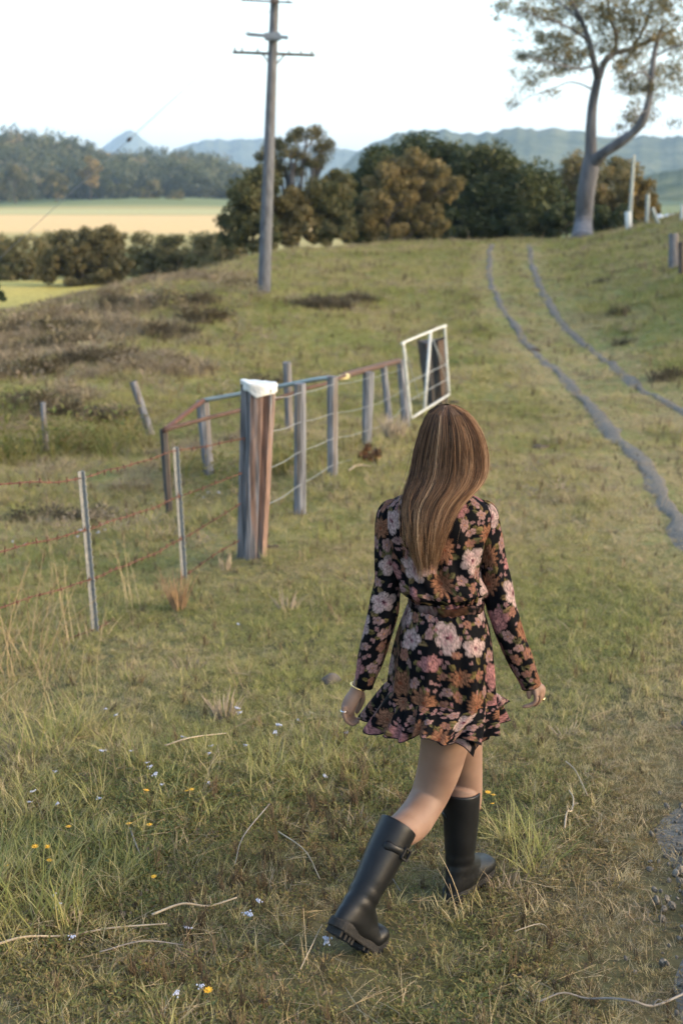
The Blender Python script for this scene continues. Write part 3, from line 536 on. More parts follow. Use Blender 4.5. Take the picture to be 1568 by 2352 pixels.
clumps('tussocks', [(745,705,.7,40,2.2,.5),(825,692,.4,18,1.8,.5),(470,735,.7,20,2.4,.5),(380,770,.7,18,2.2,.4),(150,800,1.0,26,2.6,.5),(250,830,.8,20,2.2,.4),(60,860,.8,20,2.2,.4),(300,700,.9,20,2.6,.5),(100,760,1.0,24,2.6,.4),(230,960,.5,18,1.6,.4),(120,940,.6,16,1.8,.4),(430,700,.8,16,2.4,.5),(560,660,.6,12,2.2,.5),(620,880,.5,10,1.6,.5),(30,930,.6,16,1.8,.4),(1420,720,.3,7,1.6,.4),(1380,650,.3,6,1.6,.4),(1530,870,.4,8,1.6,.4),(1430,790,.25,6,1.4,.4),(1100,760,.25,5,1.2,.5),(220,1195,.4,10,1.0,.3),(100,1200,.4,10,1.0,.3)],
       [blade_mesh('tussock', 40, .13, .09, .007, 1.0, M_tus, 4), weed_mesh('tussock', 50, .1, .1, .04, M_tus, .4)], 'dark brown tussocks scattered over the hillside', 'tussocks', 1.5)
# pebbles of the nearest stretch of the wheel track
def pebble(name, s):
    mb = MB(); mb.ball((0, 0, 0), (s, s * .8, s * .55), 5, 7); me = mb.mesh(name); v = np.array([q.co for q in me.vertices]); v *= 1 + .25 * (rng.random((len(v), 1)) - .5)
    me.vertices.foreach_set('co', v.ravel()); me.materials.append(M_gravel); return me
pk = [pebble('pebble', .011), pebble('pebble', .016), pebble('pebble', .008)]
P = []
for i in range(len(TA2)):
    if TA2[i, 1] < 9: m = 26; P.append(np.stack([TA2[i, 0] + rng.normal(size=m) * .12, TA2[i, 1] + rng.normal(size=m) * .06], 1))
P = np.concatenate(P); n = len(P)
scatter('gravel_stones', pk, np.concatenate([P, (H(P[:, 0], P[:, 1]) + .012 + .012 * rng.random(n))[:, None]], 1), rng.uniform(0, 6, (n, 3)), rng.uniform(.5, 1.3, n), rng.random(n), rng.integers(0, 3, n), 'loose grey stones of the gravel track at the right picture edge', 'gravel')

# ---- wildflowers, each its own plant
M_stem = noise_mat('flower stem', [(.3, (.07, .09, .03)), (.7, (.12, .13, .05))], scale=30, bump=0)
M_white = noise_mat('pale mauve petals', [(.3, (.30, .32, .40)), (.7, (.42, .43, .48))], scale=90, bump=0, rough=.7)
M_yel = noise_mat('yellow petals', [(.3, (.50, .23, .01)), (.7, (.60, .34, .02))], scale=90, bump=0, rough=.6)
def flower_protos():
    out = []
    for nm, m in (('white', M_white), ('yellow', M_yel)):
        st = MB(); st.tube(cr([(0, 0, -.02), (.004, .002, .04), (.002, .006, .08)], 6), .0012, 4); st = st.mesh('stem')
        hd = MB()
        if nm == 'white':
            for _ in range(13): q = rng.normal(size=3) * (.008, .008, .004) + (0, .006, .083); hd.ball(q, .0055, 5, 7)
        else:
            for k in range(8): a = k * .785; d = np.array([math.cos(a), math.sin(a), .25]); e = np.array([-math.sin(a), math.cos(a), 0]) * .006; c = np.array([0, .006, .081]); hd.add([c, c + d * .009 + e, c + d * .017, c + d * .009 - e], [(0, 1, 2, 3)])
            hd.ball((0, .006, .084), (.006, .006, .004), 5, 8)
        hd = hd.mesh('flower_head')
        lf = MB(); lf.add([(0, 0, .02), (.012, .006, .03), (.028, 0, .032), (.012, -.006, .03)], [(0, 1, 2, 3)]).add([(0, 0, .03), (-.01, .006, .04), (-.024, 0, .04), (-.01, -.006, .04)], [(0, 1, 2, 3)]); lf = lf.mesh('leaf')
        for me, mm in ((st, M_stem), (hd, m), (lf, M_stem)): me.materials.append(mm)
        out.append((st, hd, lf))
    return out
FP = flower_protos()
ORD = 'first second third fourth fifth sixth seventh eighth ninth tenth eleventh twelfth thirteenth fourteenth fifteenth sixteenth seventeenth eighteenth nineteenth twentieth'.split()
BANDS = [(1300, 'beyond the lowest barbed wire'), (1765, 'in the row level with the hem and hands'), (1900, 'in the row level with the bare knees'), (2215, 'in the row level with the boots'), (9999, 'along the bottom picture edge')]
def flowers(L, kind, lo, hi):
    seen = {}
    for u, v in sorted(L):
        bn = next(t for lim, t in BANDS if v < lim); k = seen[bn] = seen.get(bn, 0) + 1; s = random.uniform(lo, hi) * (1.3 if v < 1300 else 1)
        b = hit(u, v + 10 * s); r = empty('wildflower', tuple(b)); r.rotation_euler = (random.uniform(-.2, .2), random.uniform(-.2, .2), random.uniform(0, 6.28)); r.scale = (s, s, s * random.uniform(.8, 1.3))
        tag(r, ('pale mauve' if kind == 0 else 'bright yellow') + ' wildflower, ' + ORD[k - 1] + ' from the left ' + bn, 'flower', ['pale wildflowers in the grass', 'yellow wildflowers in the grass'][kind])
        for nm, me in zip(('stem', 'flower_head', 'leaf'), FP[kind]):
            o = bpy.data.objects.new(nm, me); COL.objects.link(o); o.parent = r
WF = [(548,1440),(553,1652),(545,1648),(685,1662),(648,1690),(790,1702),(426,1710),(563,1728),(477,1747),(490,1730),(627,1700),(300,1735),(340,1768),(348,1780),(360,1795),(366,1820),(235,1748),(130,1785),(80,1838),(70,1860),(135,1868),(225,1850),(478,1815),(240,1640),(262,1665),
      (130,2080),(140,2105),(165,2170),(400,2310),(455,2295),(430,2160),(565,2115),(570,2120),(745,2190),(760,2195),(748,1800),(905,2000),(600,2090),(182,1240),(186,1226),(243,1222),(225,1232),(235,1212),(200,1236),(30,1250),(60,1262),(455,1140),(470,1150),(490,1145),(505,1142),(480,1135)]
YF = [(440,1835),(434,1834),(328,1848),(162,1935),(300,1925),(345,1935),(110,1980),(85,1987),(112,1995),(365,2045),(488,2315),(20,2020),(1118,1838),(1128,1862),(1133,1872)]
flowers(WF, 0, .4, .62); flowers(YF, 1, .6, .85)

# ---- stones, sticks, earth
M_stone = noise_mat('field stone', [(.3, (.05, .043, .036)), (.6, (.10, .085, .072)), (.8, (.16, .14, .115))], scale=9, rough=.9, bump=.6)
M_stone2 = noise_mat('pale stone', [(.3, (.18, .145, .10)), (.7, (.28, .235, .17))], scale=9, rough=.9, bump=.4)
M_dung = noise_mat('dark earth', [(.3, (.03, .022, .016)), (.7, (.085, .062, .042))], scale=14, rough=1, bump=.8)
def stone(u, v, wpx, hpx, mat, label, cat='stone', name='stone', flat=.7):
    b = hit(u, v); p = float(px(b)); mb = MB(); mb.ball((0, 0, 0), (wpx * p / 2, wpx * p / 2 * flat, hpx * p), 9, 14); me = mb.mesh(name); q = np.array([x.co for x in me.vertices])
    q *= (1 + .9 * (vnoise(q[:, 0] * 30 + u, q[:, 1] * 30 + q[:, 2] * 26, 5) - .5))[:, None]; me.vertices.foreach_set('co', q.ravel()); o = link(name, me, mat); o.location = b - [0, 0, hpx * p * .3]; tag(o, label, cat); return o
stone(758,1568,52,26,M_stone,'rounded grey brown stone in the grass left of the sleeve cuff'); stone(710,1642,26,9,M_stone2,'small pale flat stone left of the hand'); stone(175,2015,28,14,M_stone2,'tan stone half hidden in the grass at lower left')
stone(1240,1028,50,11,M_dung,'dark dried dung pat on the grass right of the hair','dung','dung_pat',.8); stone(1205,1330,22,11,M_dung,'small dark clod right of the dress sleeve','earth clod','earth_clod'); stone(1228,806,36,9,M_dung,'dark bare clod beside the left wheel track','earth clod','earth_clod')
stone(395,1245,16,8,M_dung,'small dark clod beside the second picket','earth clod','earth_clod'); stone(190,1790,95,7,M_dung,'low bare earth hump in the weeds at lower left','earth hump','earth_hump',.6); stone(510,1655,30,9,M_dung,'small earth clod behind the pale flowers','earth clod','earth_clod')
stone(1228,1345,9,6,M_stone2,'tiny pale pebble right of the sleeve'); stone(625,1258,30,10,M_dung,'dark soil heap at the right foot of the capped post','earth clod','earth_clod'); stone(1045,928,30,10,M_dung,'dark clod at the foot of the thick gate post','earth clod','earth_clod')
M_stick = noise_mat('bleached stick', [(.3, (.20, .155, .10)), (.7, (.34, .275, .19))], scale=12, stretch=(1, 1, 1), bump=.3)
M_stick2 = noise_mat('grey stick', [(.3, (.10, .085, .07)), (.7, (.20, .175, .145))], scale=12, bump=.3)
def stick(pts, w0, w1, mat, label, lift=.02, fork=None, name='stick', cat='stick'):
    P = np.array([hit(u, v) for u, v in pts]); P[:, 2] += lift * (1 + np.sin(np.arange(len(P)) * 2.1) * .4); p = float(px(P[0])); P = cr(P, 24); mb = MB(); mb.tube(P, np.linspace(w0, w1, 24) * p / 2, 7, wob=.3)
    for (t, du, dv, ww) in (fork or []):
        a = P[int(t * 23)]; e = a + np.array([du * p, 0, -dv * p]); mb.tube(cr([a, (a + e) / 2 + [0, 0, .01], e], 8), np.linspace(ww, ww * .4, 8) * p / 2, 5, wob=.3)
    o = mb.build(name, mat); tag(o, label, cat); return o
stick([(-20,2195),(60,2180),(150,2163),(260,2152),(385,2149)], 7, 4, M_stick, 'long straight bleached cane stalk lying at lower left', .03)
stick([(1235,2325),(1290,2311),(1345,2308),(1400,2316),(1450,2330),(1500,2325),(1580,2300)], 4, 6, M_stick2, 'curved grey branch on the ground at the lower right corner', .03, [(.85, 20, -14, 4)])
stick([(1295,1920),(1300,1890),(1312,1872),(1315,1850),(1305,1838)], 5, 3, M_stick, 'thin crooked pale twig right of the front boot', .03, [(.6, 14, -10, 3), (.35, -8, -12, 2.5)])
stick([(350,2128),(420,2112),(480,2098),(545,2088)], 6, 4, M_stick, 'pale straw stalk with a short side shoot at lower left centre', .04, [(.7, -4, -24, 3), (.55, -12, -14, 3)])
stick([(230,2208),(330,2190),(430,2185)], 4, 3, M_stick2, 'thin grey stalk below the long cane', .03); stick([(820,1995),(880,2020),(920,2060)], 3, 2, M_stick2, 'thin straw lying behind the rear boot', .03)
stick([(300,1920),(310,1955),(325,1980)], 4, 3, M_stick2, 'short bent twig in the weeds at lower left', .03); stick([(1298,1770),(1320,1800),(1348,1842)], 3, 2, M_stick, 'straight straw leaning in the turf right of the legs', .04)
stick([(380,1738),(440,1728),(520,1700)], 4, 3, M_stick, 'pale straw lying behind the wildflowers', .05); stick([(640,1940),(700,1995),(735,2040)], 3, 2, M_stick, 'long thin straw leaning left of the rear boot', .05)
stick([(1180,2160),(1240,2150),(1270,2162)], 3, 2, M_stick, 'short straw at bottom right of the front boot', .03); stick([(800,1092),(822,1083),(850,1078)], 6, 4, M_stick, 'pale stick lying below the russet bush by the fence', .05)
stick([(690,2270),(730,2200),(740,2150)], 3, 2, M_stick, 'upright dry stalk at bottom centre', .06); stick([(620,1880),(560,1970),(540,2010)], 3, 2, M_stick2, 'slanting dark stalk at left centre of the turf', .06)

# ================================================================== FENCES, POSTS, POLES
def wood_mat(name, grey, red, amt=.5):
    m, n, o = new_mat(name); tc = node(n, 'ShaderNodeTexCoord'); mp = node(n, 'ShaderNodeMapping'); mp.inputs['Scale'].default_value = (1, 1, .045); n.links.new(tc.outputs['Object'], mp.inputs[0])
    a = node(n, 'ShaderNodeTexNoise'); a.inputs['Scale'].default_value = 60; a.inputs['Detail'].default_value = 8; n.links.new(mp.outputs[0], a.inputs[0])
    b = node(n, 'ShaderNodeTexNoise'); b.inputs['Scale'].default_value = 13; b.inputs['Detail'].default_value = 3; n.links.new(mp.outputs[0], b.inputs[0])
    ra = ramp(n, [(.33, tuple(c * .35 for c in grey)), (.5, grey), (.68, tuple(min(1, c * 1.7) for c in grey))], a.outputs[0])
    rb = ramp(n, [(.33, tuple(c * .5 for c in red)), (.5, red), (.68, tuple(min(1, c * 1.6) for c in red))], a.outputs[0])
    mk = ramp(n, [(.52 - .1 * amt, (0, 0, 0)), (.6 - .1 * amt, (1, 1, 1))], b.outputs[0])
    mx = node(n, 'ShaderNodeMix', data_type='RGBA'); n.links.new(mk.outputs[0], mx.inputs[0]); n.links.new(ra.outputs[0], mx.inputs[6]); n.links.new(rb.outputs[0], mx.inputs[7])
    p = node(n, 'ShaderNodeBsdfPrincipled'); p.inputs['Roughness'].default_value = .85; p.inputs['Specular IOR Level'].default_value = .2; n.links.new(mx.outputs[2], p.inputs['Base Color'])
    bp = node(n, 'ShaderNodeBump'); bp.inputs['Strength'].default_value = .8; bp.inputs['Distance'].default_value = .008; n.links.new(a.outputs[0], bp.inputs['Height']); n.links.new(bp.outputs[0], p.inputs['Normal'])
    n.links.new(p.outputs[0], o.inputs[0]); return m
M_post = wood_mat('weathered grey wood', (.115, .117, .125), (.12, .10, .085), .1)
M_strain = wood_mat('grey and red brown wood', (.12, .117, .122), (.15, .095, .072), .3)
M_dark = wood_mat('dark weathered wood', (.05, .046, .042), (.075, .052, .038), .4)
M_rust = noise_mat('rust', [(.3, (.04, .02, .014)), (.5, (.09, .04, .026)), (.75, (.16, .078, .05))], scale=25, rough=.9, bump=.3)
M_rustd = noise_mat('dark rust', [(.3, (.035, .022, .017)), (.5, (.075, .045, .033)), (.75, (.13, .08, .055))], scale=25, rough=.9, bump=.3)
M_pipe = noise_mat('galvanised pipe', [(.3, (.17, .19, .175)), (.7, (.29, .31, .285))], scale=14, rough=.55, bump=.1, metal=.25)
M_galv = noise_mat('galvanised steel', [(.3, (.12, .12, .12)), (.5, (.20, .20, .19)), (.75, (.27, .25, .22))], scale=45, rough=.6, bump=.2, metal=.4)
M_wire = noise_mat('galvanised wire', [(.3, (.18, .19, .18)), (.7, (.30, .31, .29))], scale=14, rough=.6, bump=0, metal=.2)
M_paint = noise_mat('chalky white paint', [(.3, (.28, .29, .26)), (.5, (.40, .40, .36)), (.75, (.47, .47, .43))], scale=16, rough=.6, bump=.1)

def post_mesh(mb, base, top, wb, wt, sides=12, wob=.22, crack=0, sink=.3, n=14):
    d = top - base; P = np.concatenate([[base - d / np.linalg.norm(d) * sink], base + d * np.linspace(0, 1, n)[:, None]])
    r = np.concatenate([[wb / 2], np.linspace(wb / 2, wt / 2, n)]); mb.tube(P, r, sides, wob=wob, up=(1, 0, 0)); v = mb.V[-1]
    v[-sides:, 2] += (rng.random(sides) - .5) * wt * .12
    if crack:
        k = v.reshape(-1, sides, 3); c = k.mean(1, keepdims=True)
        for j in crack: k[:, j] = c[:, 0] + (k[:, j] - c[:, 0]) * .62
    return mb
def post(name, ub, vb, ut, vt, Y, wb, wt, mat, parent=None, **kw):
    b, t = W(ub, vb, Y), W(ut, vt, Y); b[2] = min(b[2], H(b[0], b[1]) + .02); p = float(px(b)); mb = MB(); post_mesh(mb, b, t, wb * p, wt * p, **kw)
    if parent is not None: return mb.build(name, mat, parent, smooth=False)
    mb.V[0] -= b; o = mb.build(name, mat, smooth=False); o.location = b; return o
# strainer post: two weathered halves round a long dark check
YS = 10.3
o = post('strainer_post', 578, 1282, 593, 893, YS, 66, 77, M_strain, sides=26, wob=.10, crack=(3, 4, 9, 15, 16, 17, 22), n=26)
tag(o, 'thick split wooden strainer post with red brown streaks under a white cap', 'post')
# folded white sheet over its top
def bag():
    c = W(594, 893, YS); p = float(px(c)); n, m = 20, 44; V = []
    for i in range(n):
        t = i / (n - 1)
        for j in range(m):
            a = j * 2 * math.pi / m; r = 41 * p * min(1, (t * 1.9) ** .6) * (1 + .05 * math.sin(3 * a + 1) + .035 * math.sin(7 * a + 5 * t))
            low = 7 + 7 * max(0, math.sin(a + 2.7)) ** 2 + 4 * math.sin(3 * a + .7) + 2.5 * math.sin(7 * a)
            z = 15 * p + 3 * p * math.sin(2 * a + 1) * t - (max(0, t - .62) * 2.63) ** 1.0 * (10 + low) * p - 5 * p * math.cos(a) * min(1, t * 2) * .9
            V.append((r * math.cos(a), r * math.sin(a) * .98, z + 1.6 * p * math.sin(9 * a + 8 * t) * t))
    me = pmesh('plastic_sheet', V, np.asarray(grid_faces(n, m, True))); o = link('plastic_sheet', me, noise_mat('crumpled white plastic', [(.25, (.36, .36, .34)), (.42, (.40, .40, .38)), (.66, (.47, .47, .45)), (.74, (.34, .20, .12))], scale=9, rough=.4, bump=.8, bscale=22, dist=.015))
    o.location = c; s = o.modifiers.new('thick', 'SOLIDIFY'); s.thickness = .004; tag(o, 'crumpled white plastic sheet wrapped over the top of the thick post', 'plastic sheet')
bag()

# barbed wire fence on steel pickets
bf = empty('barbed_wire_fence', tuple(hit(222, 1468))); tag(bf, 'rusty four strand barbed wire fence on two steel pickets at the left', 'fence')
def picket(ub, vb, ut, vt, Y):
    b, t = W(ub, vb, Y), W(ut, vt, Y); ax = t - b; L = np.linalg.norm(ax); ax /= L; X = np.cross(ax, (0, -1, 0)); X /= np.linalg.norm(X); Z = np.cross(X, ax); mb = MB()
    for k in range(3):                              # three fins: a Y section
        a = k * 2.094 + .5; d = X * math.cos(a) + Z * math.sin(a); e = -X * math.sin(a) + Z * math.cos(a); q = []
        for h in (-.3, L): q += [b + ax * h + d * 0 + e * .003, b + ax * h + d * .024 + e * .003, b + ax * h + d * .024 - e * .003, b + ax * h - e * .003]
        mb.add(q, [(0, 1, 5, 4), (1, 2, 6, 5), (2, 3, 7, 6), (3, 0, 4, 7), (4, 5, 6, 7), (3, 2, 1, 0)])
        if k == 0:
            for h in np.arange(.08, L, .05): mb.box(b + ax * h + d * .026, (.009, .007, .012), np.stack([d, e, ax], 1))
    return mb.build('star_picket', M_galv, bf, smooth=False)
picket(221.5, 1468, 187.5, 1082, 8.5); picket(423, 1318, 404, 1027, 9.9)
def barbed(pts, sag=.01):
    P = cr(np.array([W(*q) for q in pts]), 160); L = np.cumsum(np.r_[0, np.linalg.norm(np.diff(P, axis=0), axis=1)]); P[:, 2] += .005 * np.sin(L * 5.5 + pts[0][1]) + .003 * np.sin(L * 13)
    mb = MB(); a = L * 60
    for s in (0, math.pi): mb.tube(P + np.stack([0 * a, np.cos(a + s) * .0026, np.sin(a + s) * .0028], 1), .0029, 5, cap=False)
    for l in np.arange(.05, L[-1], .105):
        c = np.array([np.interp(l, L, P[:, k]) for k in range(3)]); c2 = np.array([np.interp(l + .01, L, P[:, k]) for k in range(3)]); T = (c2 - c) / np.linalg.norm(c2 - c)
        mb.tube([c - T * .007, c + T * .009], .0072, 5)
        for q in range(4):
            g = random.uniform(0, 6.28); d = np.array([.35 * random.uniform(-1, 1), math.cos(g), math.sin(g)]); mb.tube([c, c + d * .027], [.004, .0014], 4, cap=False)
    return mb.build('barbed_wire', M_rust, bf)
barbed([(-60,1118,7.4),(0,1113,7.65),(95,1107,8.05),(187,1098,8.5),(295,1068,9.2),(404,1037,9.88),(480,1024,10.05),(560,1005,10.22)])
barbed([(-60,1280,7.35),(0,1267,7.65),(100,1244,8.05),(199,1215,8.5),(310,1181,9.2),(411,1141,9.88),(490,1114,10.05),(556,1085,10.2)])
barbed([(-60,1418,7.35),(0,1395,7.65),(110,1363,8.05),(211,1328,8.5),(315,1289,9.2),(416,1238,9.88),(490,1198,10.05),(553,1155,10.2)])
barbed([(-60,1556,7.35),(0,1530,7.65),(80,1497,8.05),(218,1443,8.5),(320,1389,9.2),(420,1325,9.88),(490,1278,10.05),(550,1240,10.2)])

# wire fence from the strainer to the gate
wf = empty('wire_fence', tuple(hit(690, 1163))); tag(wf, 'plain wire fence on five grey wooden posts leading to the white gate', 'fence')
for a in [(688,1163,689,881,12.1,27,26),(763,1113,762,864,13.8,24,25),(842,1016,846,854,16.7,23,27),(898,1006,880,839,18.6,17,16),(932,982,918,827,20.4,19,15)]: post('post', *a, M_post, wf, sides=9)
def wire(pts, parent, mat, r=.004, name='wire'):
    P = cr(np.array([W(*q) for q in pts]), 60); P[:, 2] -= .012 * np.sin(np.linspace(0, 5 * math.pi, 60)) ** 2; MB().tube(P, r, 5).build(name, mat, parent)
wire([(628,914,10.35),(690,902,12.0),(763,884,13.7),(846,868,16.6),(884,858,18.5),(920,848,20.3)], wf, M_wire, .0028)
wire([(625,991,10.35),(688,970,12.0),(763,950,13.7),(845,933,16.6),(888,916,18.5),(924,896,20.3)], wf, M_wire, .0028)
wire([(619,1076,10.35),(688,1038,12.0),(763,1008,13.7),(844,988,16.6),(892,966,18.5),(927,935,20.3)], wf, M_wire, .0028)
wire([(614,1160,10.35),(688,1114,12.0),(763,1069,13.7),(843,1038,16.6),(896,1000,18.5),(930,970,20.3)], wf, M_wire, .0028)
# pipe rails of the old yard behind the strainer
pf = empty('pipe_rail', tuple(hit(481, 1094))); tag(pf, 'old rusty pipe railing on two short posts behind the capped post', 'railing')
post('post', 391, 1199, 376, 985, 13.0, 17, 19, M_dark, pf, sides=8); post('post', 481, 1094, 465, 921, 15.2, 27, 31, M_post, pf, sides=10)
def pipe(pts, w, mat, parent, name='rail'):
    P = np.array([W(*q) for q in pts]); MB().tube(cr(P, 30), w, 8).build(name, mat, parent)
pipe([(378,988,12.95),(420,955,14.0),(466,920,15.1)], .026, M_rust, pf, 'brace')
pipe([(466,920,15.15),(556,904,15.0),(640,888,14.8),(718,873,14.5),(756,868,14.0)], .024, M_pipe, pf)
pipe([(378,988,12.95),(466,963,13.3),(551,942,13.6),(640,914,14),(703,892,14.3),(752,880,14.6),(792,862,15)], .02, M_rustd, pf)
pipe([(785,864,15.2),(850,846,17.4),(915,829,20.3)], .038, M_rustd, pf)
MB().tube([W(779,868,15.1), W(797,864,15.3)], .034, 10).build('clamp', noise_mat('pale brass', [(.3, (.30, .26, .12)), (.7, (.42, .38, .2))], scale=20), pf)
# lone posts in the paddock
tag(post('fence_post', 664, 978, 659, 832, 18.6, 18, 19, M_post, sides=9), 'lone grey post standing behind the wire fence', 'post'); tag(post('fence_post', 350, 1008, 306, 876, 20.0, 19, 18, M_post, sides=9), 'grey post leaning left in the paddock behind the brace', 'post')
tag(post('fence_post', 108, 1050, 99, 925, 18.0, 13, 13, M_post, sides=9), 'thin grey post in the weeds at far left', 'post')
# gate and its post
tag(post('gate_post', 1003, 929, 990, 781, 23.6, 54, 70, M_dark, sides=16, wob=.12, crack=(3, 8, 12)), 'thick dark timber stump post behind the white gate', 'post')
gt = empty('gate', tuple(W(944, 962, 20.8))); tag(gt, 'open white painted tubular steel farm gate beside the thick stump post', 'gate')
A, B, C_, D = W(926, 787, 20.7), W(1020.5, 748.5, 22.8), W(1031, 906, 22.8), W(943.6, 961, 20.8)
def rnd(a, c, b, r=.09): u_, w_ = (a - c) / np.linalg.norm(a - c), (b - c) / np.linalg.norm(b - c); return [c + u_ * r, c + (u_ + w_) * r * .3, c + w_ * r]
loop = rnd(D, A, B) + rnd(A, B, C_) + [C_]; MB().tube(cr(np.array([D] + loop), 60), .019, 9).build('frame', M_paint, gt); MB().tube([C_, D], .019, 9).build('bottom_rail', M_paint, gt)
MB().tube([A + (B - A) * .64, D + (C_ - D) * .33], .024, 8).build('brace', M_paint, gt)
for a, b in (((930,802,20.72),(967,930,21.4)), ((994,778,22.2),(1029,890,22.75)), ((936,880,20.75),(1026,835,22.7)), ((990,775,22.2),(1027,850,22.7)), ((940,920,20.76),(1028,870,22.7))): MB().tube([W(*a), W(*b)], .006, 5).build('wire', M_wire, gt)
MB().tube([W(1022,775,22.85), W(1006,781,23.3)], .02, 7).build('hinge', M_rustd, gt)
# posts on the right bank
tag(post('strainer_post', 1545, 618, 1546, 536, 40, 23, 22, M_post, sides=10), 'pale grey post at the right picture edge on the bank', 'post'); tag(post('fence_post', 1563, 632, 1562, 556, 38.5, 12, 12, M_dark, sides=8), 'dark post just right of the pale grey edge post', 'post')
o = empty('marker_pole', tuple(W(1443, 529, 58))); tag(o, 'slender grey pole with a white painted foot on the right bank', 'pole'); post('pole', 1443, 528, 1455, 356, 58, 11, 7, M_pipe, o, sides=8)
b = W(1443, 530, 58); MB().tube([b - [0, 0, .2], b + [0, 0, .01], W(1441.5, 486, 58)], .135, 12).build('painted_foot', M_paint, o)
tag(post('fence_post', 1484, 518, 1487, 446, 57, 10, 10, M_pipe, sides=8), 'upright pale post right of the slender marker pole', 'post'); tag(post('fence_post', 1512, 518, 1497, 478, 56.5, 8, 9, M_pipe, sides=8), 'short pale post leaning left beside the upright pale post', 'post')
tag(post('fence_post', 1564, 515, 1566, 470, 56, 9, 9, M_paint, sides=8), 'white post cut by the right picture edge on the skyline', 'post')
def boulder():
    b = W(1529, 512, 62); p = float(px(b)); mb = MB()
    for _ in range(9): mb.ball(b + np.array([random.uniform(-16, 16), random.uniform(-6, 6), random.uniform(2, 16)]) * p, 9 * p, 6, 9)
    tag(mb.build('pale_bush', noise_mat('pale blossom', [(.3, (.42, .42, .42)), (.7, (.62, .62, .62))], scale=3, bump=.5)), 'pale whitish bush on the right skyline behind the leaning post', 'bush')
boulder()
def russet():
    c = hit(848, 1068); r = empty('russet_bush', tuple(c)); tag(r, 'reddish brown dead bush at the foot of the third fence post', 'bush'); p = float(px(c)); mb = MB()
    for _ in range(9): e = c + np.array([random.uniform(-20, 22), random.uniform(-10, 10), random.uniform(15, 48)]) * p; mb.tube(cr([c - [0, 0, .05], (c + e) / 2 + [0, 0, .02], e], 6), np.linspace(.008, .003, 6), 5)
    mb.build('stem', M_bark2, r); P, tone = clump_points(c + [0, 0, 24 * p], np.array([26, 20, 24]) * p, 900, 14, 9 * p); V, F, T = leaves(P, .045, np.clip(tone, 0, 1)); me = pmesh('leaves', V, F); vcol(me, 'tint', T)
    link('leaves', me, leaf_mat('russet leaves', [(0, (.07, .04, .02)), (.5, (.20, .09, .04)), (1, (.28, .17, .07))]), r, False)
russet()
def dry_tuft(u, v, hpx, wpx, label, n=60, mat=None, lean=.5):
    c = hit(u, v); p = float(px(c)); mb = MB()
    for _ in range(n):
        a = random.uniform(0, 6.28); q = random.random() ** .5 * wpx * p * .3; b = c + np.array([math.cos(a) * q, math.sin(a) * q, -.02]); h = hpx * p * random.uniform(.5, 1.1); d = np.array([math.cos(a) * lean * random.random(), math.sin(a) * lean * random.random(), 1]) * h
        mb.tube(cr([b, b + d * .5 + [0, 0, h * .06], b + d], 5), np.array([1.6, 1.6, 1.3, 1, .4]) * p * .8, 4, cap=False)
    mb.V = [x - c for x in mb.V]; o = mb.build('dry_tuft', mat or M_stick); o.location = c; tag(o, label, 'grass tuft'); return o
M_orange = noise_mat('orange straw', [(.3, (.17, .10, .05)), (.7, (.29, .19, .10))], scale=14, bump=.2)
dry_tuft(410, 1400, 92, 46, 'orange brown dry grass tuft at the foot of the second picket', 46, M_orange, .55); dry_tuft(515, 1648, 66, 70, 'pale dry straw tuft left of the grey stone', 55, None, .7); dry_tuft(905, 1010, 60, 60, 'pale dry weeds between the last fence posts', 70, None, .6)
dry_tuft(660, 1400, 50, 60, 'thin pale straw tuft right below the capped post', 26, None, .8); dry_tuft(520, 1310, 46, 40, 'pale straw standing left of the capped post foot', 22, None, .5); dry_tuft(1300, 1690, 30, 60, 'flattened pale straw patch right of the dress hem', 30, None, 1.6)

# power pole
YP = 40.0; pr = empty('power_pole', tuple(hit(605, 670))); tag(pr, 'tall grey timber power pole with two crossarms on the left hillside', 'power pole'); pb = W(606, 672, YP); pt = W(634, -90, YP); p = float(px(pb))
MB().tube(np.array([pb - [0, 0, .4]] + [pb + (pt - pb) * t for t in np.linspace(0, 1, 12)]), np.r_[15.5, np.linspace(15, 9, 12)] * p, 14, wob=.04).build('pole', wood_mat('pole timber', (.085, .09, .10), (.085, .085, .088), 0), pr)
def beam(a, b, hgt, dep, mat, name):
    a, b = np.asarray(a), np.asarray(b); x = b - a; L = np.linalg.norm(x); x /= L; y = np.cross((0, 0, 1), x); y /= np.linalg.norm(y); z = np.cross(x, y); mb = MB(); mb.box((a + b) / 2, (L, dep, hgt), np.stack([x, y, z], 1)); return mb.build(name, mat, pr, smooth=False)
M_gp = noise_mat('blue grey paint', [(.3, (.09, .11, .135)), (.7, (.13, .155, .185))], scale=6, rough=.6, bump=.1)
beam(W(566, 78.5, YP - .28), W(662, 86.5, YP - .28), .10, .09, M_gp, 'crossarm'); beam(W(534, 120, YP + .25), W(723, 127, YP + .25), .075, .09, M_dark, 'crossarm')
c = W(626, 84, YP - .2); MB().box(c, (.42, .2, .2)).build('bracket', M_gp, pr, smooth=False); MB().tube([W(601, 122, YP + .2), W(619, 146, YP + .18)], .025, 6).build('brace', M_dark, pr); MB().tube([W(656, 124, YP + .2), W(634, 148, YP + .18)], .025, 6).build('brace', M_dark, pr)
M_ins = noise_mat('grey porcelain', [(.3, (.25, .27, .29)), (.7, (.36, .38, .4))], scale=5, rough=.3, bump=0)
for u in (540, 556, 592, 664, 692, 716): q = W(u, 119.5 + (u - 534) * .037, YP + .25); mb = MB(); mb.tube([q, q + [0, 0, .06], q + [0, 0, .07], q + [0, 0, .13]], [.02, .02, .04, .03], 8); mb.build('insulator', M_ins, pr)
for u, v in ((559, 3), (579, 3), (662, 4)): MB().tube([W(u, v, YP), W(u, v - 9, YP)], [.035, .03], 8).build('insulator', M_ins, pr)
